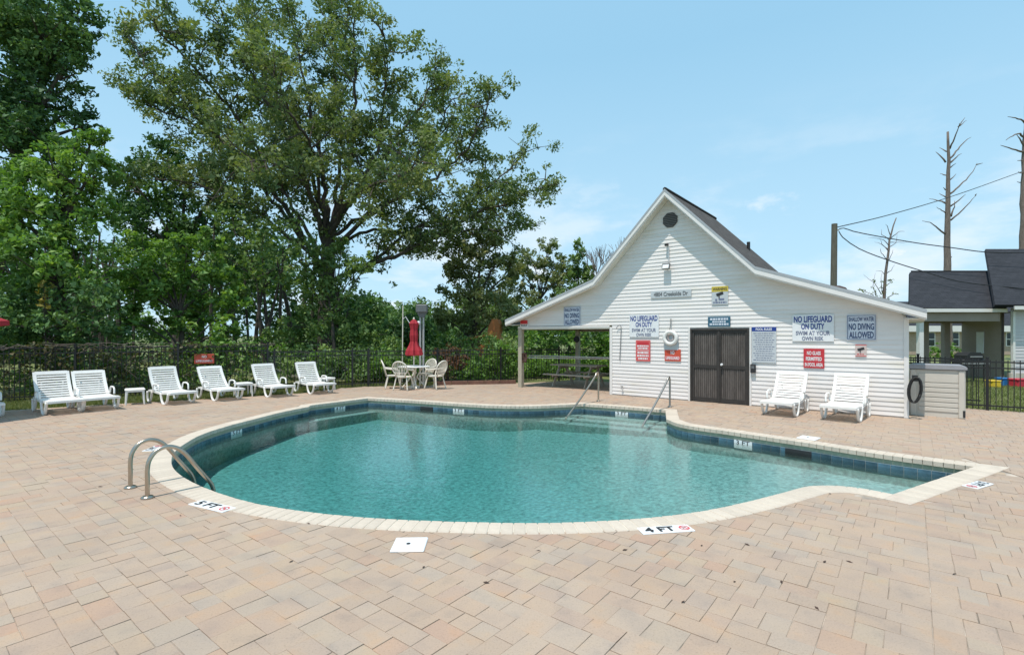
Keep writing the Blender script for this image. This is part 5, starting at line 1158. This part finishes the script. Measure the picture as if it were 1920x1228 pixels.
# ---- the others
blob_tree('maple_tree', 'dark green tree cut off by the top left corner of the picture', 'tree', -70, 19.0, [(-60, 60, 130), (20, 30, 90), (90, 20, 70), (150, 15, 36), (165, 60, 24), (100, 85, 58), (30, 120, 90), (130, 112, 30), (90, 170, 60), (130, 205, 42), (160, 235, 26), (40, 210, 80), (90, 255, 50), (-10, 290, 90), (60, 300, 50), (-60, 220, 110)], 'dark', 1.49, .15, .28, thin=.85)
blob_tree('vine_tree', 'bright green vine smothered tree behind the far left loungers', 'tree', 110, 16.2, [(140, 270, 38), (175, 255, 24), (110, 320, 55), (160, 320, 45), (60, 360, 60), (185, 300, 22), (120, 400, 70), (50, 440, 75), (165, 390, 45), (5, 500, 80), (90, 500, 75), (150, 470, 50), (-30, 420, 80), (20, 400, 50)], 'bright', 1.57, .15, .2, thin=.85)
blob_tree('fence_shrub', 'dark green thicket low behind the vine covered fence at far left', 'shrub', 90, 15.3, [(-40, 590, 70), (20, 600, 55), (80, 585, 55), (140, 590, 55), (195, 560, 45), (190, 620, 40), (60, 640, 40), (130, 645, 40)], 'dark', 1.0, .13, .07, 'shrubs behind the fence')
blob_tree('yellow_creeper', 'small yellowing creeper hanging on the left thicket', 'shrub', 85, 14.9, [(82, 530, 12), (88, 550, 12), (80, 570, 10)], 'yellow', 1.2, .11, .03, 'shrubs behind the fence', subs=8)
blob_tree('broadleaf_tree', 'dense dark tree standing between the vine tree and the oak limbs', 'tree', 330, 26, [(240, 330, 45), (290, 300, 45), (350, 320, 55), (410, 350, 55), (235, 410, 60), (320, 410, 75), (400, 430, 60), (265, 490, 70), (360, 510, 75), (440, 490, 50), (455, 400, 40)], 'dark', 1.49, .19, .26, thin=.85)
blob_tree('walnut_tree', 'bright yellow green leafy young tree leaning over the middle of the fence', 'tree', 345, 18.0, [(255, 470, 40), (205, 530, 38), (352, 462, 36), (392, 450, 26), (310, 490, 42), (262, 530, 40), (370, 505, 50), (420, 530, 34), (440, 575, 34), (320, 550, 52), (390, 570, 45), (280, 590, 40), (225, 590, 36), (345, 610, 36), (425, 620, 36)], 'bright', 1.49, .16, .10, up=.9, thin=.85)
blob_tree('slender_tree', 'thin stemmed olive tree beneath the left oak limbs', 'tree', 500, 21, [(490, 445, 44), (545, 445, 46), (455, 475, 42), (510, 500, 48), (580, 480, 32), (465, 540, 40), (555, 540, 40), (430, 420, 34), (400, 470, 30)], 'mid', .62, .155, .09, ntr=4, thin=.9)
blob_tree('bushy_tree', 'grey green bushy tree in front of the oak trunk', 'tree', 640, 21.5, [(640, 520, 34), (668, 505, 28), (692, 492, 20), (606, 530, 28), (628, 482, 24), (585, 545, 30), (640, 455, 20), (598, 490, 20), (575, 510, 22), (615, 560, 36), (655, 570, 40), (600, 610, 40), (650, 625, 42), (560, 600, 34), (695, 620, 34), (530, 640, 34), (720, 650, 30)], 'mid', .8, .14, .1, ntr=2)
blob_tree('fence_shrub', 'leafy shrub patch low behind the fence between loungers and table', 'shrub', 690, 18.9, [(600, 680, 26), (650, 690, 22), (700, 690, 24), (730, 680, 26), (755, 700, 20), (670, 700, 16), (520, 655, 20), (480, 650, 24)], 'bright', .8, .12, .03, 'shrubs behind the fence')
far = [(655, 30), (690, 34), (722, 30), (752, 34), (785, 38), (815, 30), (845, 40), (590, 40), (880, 44), (915, 36)]
for i, (px, r) in enumerate(far):
    Yf = 58 + (i * 7) % 13; y0 = 560 + (i * 11) % 17 + 8
    blob_tree('distant_tree', 'distant yellow green tree %s' % ['left of the lamp post group', 'under the oak low limb', 'in the gap beneath the oak limb', 'behind the thin pale pole', 'behind the lamp post', 'just right of the lamp post', 'behind the russet shrub', 'hidden mostly by the bushy tree', 'left of the orange machine', 'behind the orange machine'][i], 'tree', px, Yf, [(px - 12, y0, r * .6), (px + 14, y0 + 10, r * .7), (px, y0 + 34, r), (px - 15, y0 + 70, r), (px + 16, y0 + 74, r)], 'far', .55, .34, .3, 'distant tree line', subs=14)
blob_tree('pine_tree', 'dark tree with drooping foliage just left of the pool house roof', 'tree', 880, 27, [(850, 470, 38), (905, 450, 36), (930, 490, 36), (880, 500, 44), (935, 540, 40), (965, 505, 26), (855, 545, 36), (905, 570, 46), (840, 600, 30), (945, 590, 34), (880, 620, 36)], 'olive', 1.5, .17, .2)
blob_tree('grey_tree', 'grey green airy tree above the porch roof, left one of the three', 'tree', 1010, 40, [(1000, 485, 26), (1028, 462, 20), (1045, 490, 20), (1012, 515, 30), (1042, 525, 24), (985, 530, 28), (1025, 560, 34), (990, 580, 34), (965, 500, 24), (960, 550, 30), (1055, 565, 30), (1060, 510, 20)], 'olive', 1.4, .2, .2)
blob_tree('cedar_tree', 'narrow upright green tree above the porch roof, middle one of the three', 'tree', 1082, 38, [(1082, 458, 12), (1080, 478, 18), (1086, 500, 22), (1078, 525, 26), (1090, 545, 26), (1082, 575, 30), (1110, 540, 22), (1062, 560, 26), (1105, 510, 16)], 'mid', 1.3, .2, .15)
bt = vp(1122, 700, 36); bare_t = empty('bare_tree', (bt.x, 36, 0), 0, 'nearly leafless tree against the left slope of the gable', 'tree', TREES); bt = np.array([bt.x, 36, 0]); mb = MB(); fl_ = []
def twig(o, d, L, r, n):
    if n == 0: fl_.append(o); return
    d = d / np.linalg.norm(d); e_ = o + d * L; mb.tube([o, e_], [r, r * .65], 5)
    for _ in range(3 if n > 1 else 2): twig(e_, d + unit(1)[0] * .55 + np.array([0, 0, .1]), L * rng.uniform(.6, .8), r * .6, n - 1)
twig(np.array([0., 0, 0]), np.array([0, 0, 1.]), 3.6, .14, 1)
for a in range(7): twig(np.array([0, 0, 3.2 + a * .25]), np.array([rng.uniform(-.7, .7), rng.uniform(-.5, .5), .9]), rng.uniform(1.3, 2.0), .06, 4)
mb.build('trunk', 'greybark', bare_t); cs = [p for p in fl_ if p[2] < 6.2][:220]; P, T = cluster(cs, [.22] * len(cs), [5] * len(cs)); leaf_obj('crown', P, .15, T, 'olive', bare_t)
# shrubs and vines right of the table and behind the porch
blob_tree('fence_shrub', 'bright vine mound climbing the fence left of the porch post', 'shrub', 925, 19.4, [(890, 690, 26), (925, 668, 22), (950, 690, 26), (915, 705, 22), (880, 705, 18), (962, 668, 20), (940, 650, 14)], 'bright', 1.0, .12, .03, 'shrubs behind the fence')
blob_tree('russet_shrub', 'russet leaved shrub behind the fence right of the lamp post', 'shrub', 838, 19.6, [(825, 668, 18), (848, 660, 20), (862, 680, 18), (838, 690, 22), (812, 695, 16)], 'russet', 1.0, .11, .03, 'shrubs behind the fence')
blob_tree('porch_shrub', 'dark leafy shrub mass seen through the open porch', 'shrub', 1075, 22.4, [(1000, 640, 26), (1040, 632, 28), (1085, 640, 30), (1130, 640, 30), (1015, 690, 30), (1060, 685, 30), (1105, 690, 32), (1150, 690, 30), (1000, 715, 20), (1170, 640, 30), (1120, 620, 30), (1040, 610, 26)], 'bright', .9, .14, .04, 'shrubs behind the fence')
blob_tree('porch_shrub', 'tall dark tree mass behind the porch opening and roof', 'shrub', 1060, 26, [(985, 620, 34), (1030, 600, 36), (1080, 610, 36), (1130, 600, 36), (1000, 660, 40), (1060, 660, 40), (1120, 660, 40), (1170, 640, 40)], 'dark', .8, .18, .1, 'shrubs behind the fence')
blob_tree('porch_bush', 'low green bush seen through the neighbour porch', 'shrub', 1775, 30, [(1772, 652, 14), (1790, 660, 12), (1755, 662, 12)], 'bright', .9, .14, .02, 'shrubs by the neighbour house')
# creeper on the left fence
cv_ = empty('fence_creeper', (FA[0], FA[1], 0), math.atan2(fd[1], fd[0]), 'brownish creeper matted over the black fence at far left', 'creeper')
n = 6000; L = 7.6; x = rng.uniform(-6, L - 1.2, n); keep_ = rng.random(n) < np.clip((L - 1.2 - x) / 2.5, .12, 1) * (.55 + .45 * np.sin(x * 1.7 + 1) ** 2); x = x[keep_]; n = len(x)
zt = 1.42 + .12 * np.sin(x * 2.1) + .08 * np.sin(x * 5.3); z = zt * rng.beta(2.2, 1.15, n); y = rng.normal(.06, .07, n)
leaf_obj('leaves', np.column_stack([x, y, z]), .085, rng.random(n), 'vine', cv_, .2, .7)
mb = MB()
for k in range(60):
    x0 = rng.uniform(-6, 5); q = [(x0 + rng.normal(0, .3) * i * .4, .04 + rng.normal(0, .04), z) for i, z in enumerate(np.linspace(0, rng.uniform(.9, 1.55), 6))]; mb.tube(q, .007, 4)
for k in range(26):
    x0 = rng.uniform(-6, 5); q = [(x0 + i * .3, rng.normal(.05, .05), 1.45 + rng.normal(0, .06)) for i in range(7)]; mb.tube(q, .006, 4)
mb.build('stems', 'greybark', cv_)
cv2 = empty('fence_creeper', on_fence(385).tolist() + [0], math.atan2(fd[1], fd[0]), 'green creeper climbing the fence by the red fence sign', 'creeper')
n = 1500; x = rng.normal(0, .55, n); z = 1.55 * rng.beta(2.0, 1.0, n); leaf_obj('leaves', np.column_stack([x + .3 * z, rng.normal(.08, .07, n), z]), .095, rng.random(n), 'bright', cv2, .3, .7)
# dark wood behind everything on the left
cs, rs, ns = [], [], []
for i in range(300):
    px = rng.uniform(-420, 900); top = 440 if px < 560 else 590; py = rng.uniform(top, 690); Yb = rng.uniform(31, 40); c = np.array(vp(px, py, Yb)); r = rng.uniform(1.0, 1.9); cs.append(c); rs.append(r); ns.append(150 * r)
for i in range(60):
    px = rng.uniform(560, 720); py = rng.uniform(560, 690); Yb = rng.uniform(30, 36); cs.append(np.array(vp(px, py, Yb))); r = rng.uniform(.7, 1.3); rs.append(r); ns.append(150 * r)
P, T = cluster(cs, rs, ns); wd = leaf_obj('woodland', P, .30, T * .8, 'dark', None); tag(wd, kind='stuff')
mb = MB()
for i in range(46):
    px = rng.uniform(-300, 700); Yb = rng.uniform(24, 34); b = vp(px, 650, Yb); h = rng.uniform(5, 8); mb.tube([(b.x, Yb, -.1), (b.x + rng.normal(0, .2), Yb, h * .5), (b.x + rng.normal(0, .5), Yb, h)], [rng.uniform(.06, .14)] * 2 + [.04], 6)
st_ = mb.build('woodland_stems', 'bark'); tag(st_, kind='stuff')
cs, rs, ns = [], [], []
for i in range(170):
    px = rng.uniform(-900, 2900); Yb = rng.uniform(90, 130); c = np.array(vp(px, 629, Yb)); c[2] = rng.uniform(1, 4.5) if 980 < px < 2100 else rng.uniform(1, 8); cs.append(c); r = rng.uniform(2.5, 4.5); rs.append(r); ns.append(90 * r)
P, T = cluster(cs, rs, ns); wd2 = leaf_obj('woodland_far', P, .8, T, 'mid', None); tag(wd2, kind='stuff')

# ---- low green growth behind the fence, down to the ground
cs, rs, ns = [], [], []
for k in range(240):
    t = rng.uniform(-7, 18); off = rng.uniform(1.1, 4.6); q = FA + fd * t + np.array([-fd[1], fd[0]]) * off
    r = rng.uniform(.25, .6); zc = rng.uniform(.1, .35 + .4 * off); cs.append(np.array([q[0], q[1], zc])); rs.append(r); ns.append(330 * r)
P, T = cluster(cs, rs, ns); ug = leaf_obj('undergrowth', P, .12, T, 'mid', None, .5); tag(ug, kind='stuff')
cs, rs, ns = [], [], []
for k in range(170):
    x = rng.uniform(-5.5, 7.5); q = np.array([x, 19.6 + .3 * x + rng.uniform(.3, 4.0)]); r = rng.uniform(.25, .55); cs.append(np.array([q[0], max(q[1], 18.8), rng.uniform(.05, 1.0)])); rs.append(r); ns.append(330 * r)
P, T = cluster(cs, rs, ns); ug = leaf_obj('undergrowth', P, .12, T, 'bright', None, .5); tag(ug, kind='stuff')
# ---- dead pines and the sapling on the right
def dead_tree(label, Y, trunk, rad, branches, px0, name='dead_pine', group='dead trees behind the houses', leaves=None):
    b = vp(px0, 700, Y); base = np.array([b.x, Y, 0]); e = empty(name, (b.x, Y, -.05), 0, label, 'tree', group); mb = MB()
    P = [np.array(vp(x, y, Y)) - base for x, y in trunk]; P = [np.array([P[0][0], 0, 0])] + P; pth = spline(P, .8); pth = [p + rng.normal(0, .02, 3) for p in pth]; mb.tube(pth, list(np.linspace(rad, rad * .22, len(pth)) ** 1.0), 9); mb.build('trunk', 'greybark', e, True)
    lp_ = []
    for pl in branches:
        dy = rng.uniform(-1.2, 1.2); Q = [np.array(vp(x, y, Y + dy * i / max(1, len(pl) - 1))) - base for i, (x, y) in enumerate(pl)]; q2 = spline(Q, .35); q2 = [p + rng.normal(0, .015, 3) for p in q2]; MB().tube(q2, list(np.linspace(rad * .20 if len(pl) > 2 else rad * .14, rad * .04, len(q2))), 6).build('branch', 'greybark', e, True); lp_ += q2
    if leaves:
        cs = [p for p in lp_ if p[2] < leaves]; P_, T_ = cluster(cs, [.14] * len(cs), [5] * len(cs)); leaf_obj('leaves', P_, .10, T_, 'olive', e)
    return e
Z = lambda a: [(1440 + x / 3.231, 200 + y / 3.231) for x, y in a]
dead_tree('tall dead pine with broken branches above the neighbour porch roof', 36, Z([(1088, 1010), (1085, 800), (1090, 560), (1092, 330), (1088, 150)]), .31, [Z(a) for a in ([(1102, 250), (1130, 185), (1155, 120), (1160, 95)], [(1155, 118), (1195, 62)], [(1152, 120), (1200, 82)], [(1104, 310), (1150, 255), (1200, 200), (1235, 180)], [(1104, 335), (1140, 305), (1172, 280)], [(1080, 270), (1040, 245)], [(1078, 335), (1045, 295), (1015, 270)], [(1104, 365), (1140, 340)], [(1080, 412), (1040, 402)], [(1104, 440), (1138, 405)], [(1105, 525), (1170, 465), (1225, 410), (1265, 340)], [(1262, 348), (1300, 340)], [(1076, 500), (1062, 485)], [(1076, 545), (1040, 520)], [(1076, 580), (1030, 565), (975, 555)], [(1106, 600), (1160, 560), (1195, 530)], [(1106, 660), (1130, 600), (1132, 565)], [(1106, 685), (1180, 620), (1258, 535)], [(1256, 536), (1262, 525)], [(1076, 640), (1022, 605)], [(1072, 770), (1030, 735), (985, 700), (932, 690)], [(1100, 920), (1112, 905)])], 1775)
dead_tree('tall dead pine cut by the right picture edge', 34, [(1919, 500), (1920, 400), (1922, 300), (1925, 180), (1926, 120)], .34, [Z(a) for a in ([(1555, 95), (1545, 80), (1500, 65), (1450, 57)], [(1555, 235), (1525, 190), (1505, 170)], [(1545, 180), (1525, 160), (1480, 175), (1440, 200)], [(1550, 272), (1500, 258), (1440, 240), (1408, 232)], [(1540, 322), (1515, 322)], [(1540, 400), (1515, 392)], [(1540, 455), (1512, 452)])], 1918)
dead_tree('small bare sapling with few leaves between utility pole and dead pine', 24, Z([(700, 1180), (715, 1000), (730, 860), (745, 760), (775, 668)]), .10, [Z(a) for a in ([(742, 770), (720, 720), (716, 705)], [(745, 790), (800, 748), (830, 752)], [(735, 830), (700, 800), (605, 785)], [(735, 815), (770, 815), (850, 815)], [(730, 860), (690, 830), (640, 815)], [(738, 800), (690, 770), (685, 740)], [(728, 870), (690, 830), (683, 800)], [(722, 920), (690, 880), (685, 850)], [(725, 850), (775, 820), (780, 760)], [(715, 1000), (745, 985), (770, 950)], [(712, 1020), (690, 990), (650, 990)], [(690, 1130), (640, 1060), (580, 1012)], [(655, 1140), (635, 1085), (650, 1000)], [(640, 1130), (600, 1120), (565, 1095)], [(708, 1090), (735, 1060), (745, 1040)], [(720, 1160), (760, 1130), (775, 1120)], [(700, 1150), (685, 1060), (690, 1000)], [(720, 940), (750, 900), (760, 860)])], 1657, 'sapling', leaves=CAMH + (HOR - 520) / F * 24)
# ---- grass tufts near the deck edge and in the right yard, leaf litter
def blades(name, P, hgt, parent=None):
    n = len(P); a = rng.uniform(0, 2 * math.pi, n); d = np.stack([np.cos(a), np.sin(a), np.zeros(n)], 1); h = (hgt * rng.uniform(.5, 1.3, n))[:, None]; lean = rng.normal(0, .35, (n, 3)); lean[:, 2] = 1
    v = np.stack([P - d * .010, P + d * .010, P + lean * h], 1).reshape(-1, 3).astype(np.float32); me = bpy.data.meshes.new(name); me.vertices.add(3 * n); me.vertices.foreach_set('co', v.ravel()); me.loops.add(3 * n); me.loops.foreach_set('vertex_index', np.arange(3 * n, dtype=np.int32)); me.polygons.add(n)
    me.polygons.foreach_set('loop_start', np.arange(0, 3 * n, 3, dtype=np.int32)); me.polygons.foreach_set('loop_total', np.full(n, 3, np.int32)); me.update(calc_edges=True); at = me.attributes.new('tint', 'FLOAT', 'POINT'); at.data.foreach_set('value', np.repeat(rng.random(n), 3).astype(np.float32)); me.materials.append(LM['grass']); o = link(bpy.data.objects.new(name, me)); o['kind'] = 'stuff'; return o
n = 90000; t = rng.uniform(-6, 12, n); s = rng.uniform(-2.4, 2.2, n); Pg = FA[None] + fd[None] * t[:, None] + np.array([-fd[1], fd[0]])[None] * s[:, None]; k_ = ~pip(DECK, Pg); Pg = Pg[k_]; blades('grass', np.column_stack([Pg, np.full(len(Pg), -.035)]), .085)
n = 60000; Pg = np.column_stack([rng.uniform(9.2, 21, n), rng.uniform(8.5, 20.5, n)]); k_ = ~pip(DECK, Pg) & (((Pg - P0) @ U) > 10.6); Pg = Pg[k_]; blades('grass', np.column_stack([Pg, np.full(len(Pg), -.035)]), .07)
n = 90; Pq = np.column_stack([rng.uniform(-6, 7, n), rng.uniform(2.6, 9, n)]); Pq = Pq[pip(DECK, Pq) & ~pip(OUT, Pq)]; mb = MB()
for p in Pq:
    a = rng.uniform(0, 6.28); L = rng.uniform(.012, .03); c, s = math.cos(a), math.sin(a); w_ = L * .4
    mb.add([(p[0] - c * L, p[1] - s * L, .004), (p[0] + s * w_, p[1] - c * w_, .009), (p[0] + c * L, p[1] + s * L, .007), (p[0] - s * w_, p[1] + c * w_, .005)], [(0, 1, 2, 3)])
mb.build('leaf_litter', 'rust')['kind'] = 'stuff'
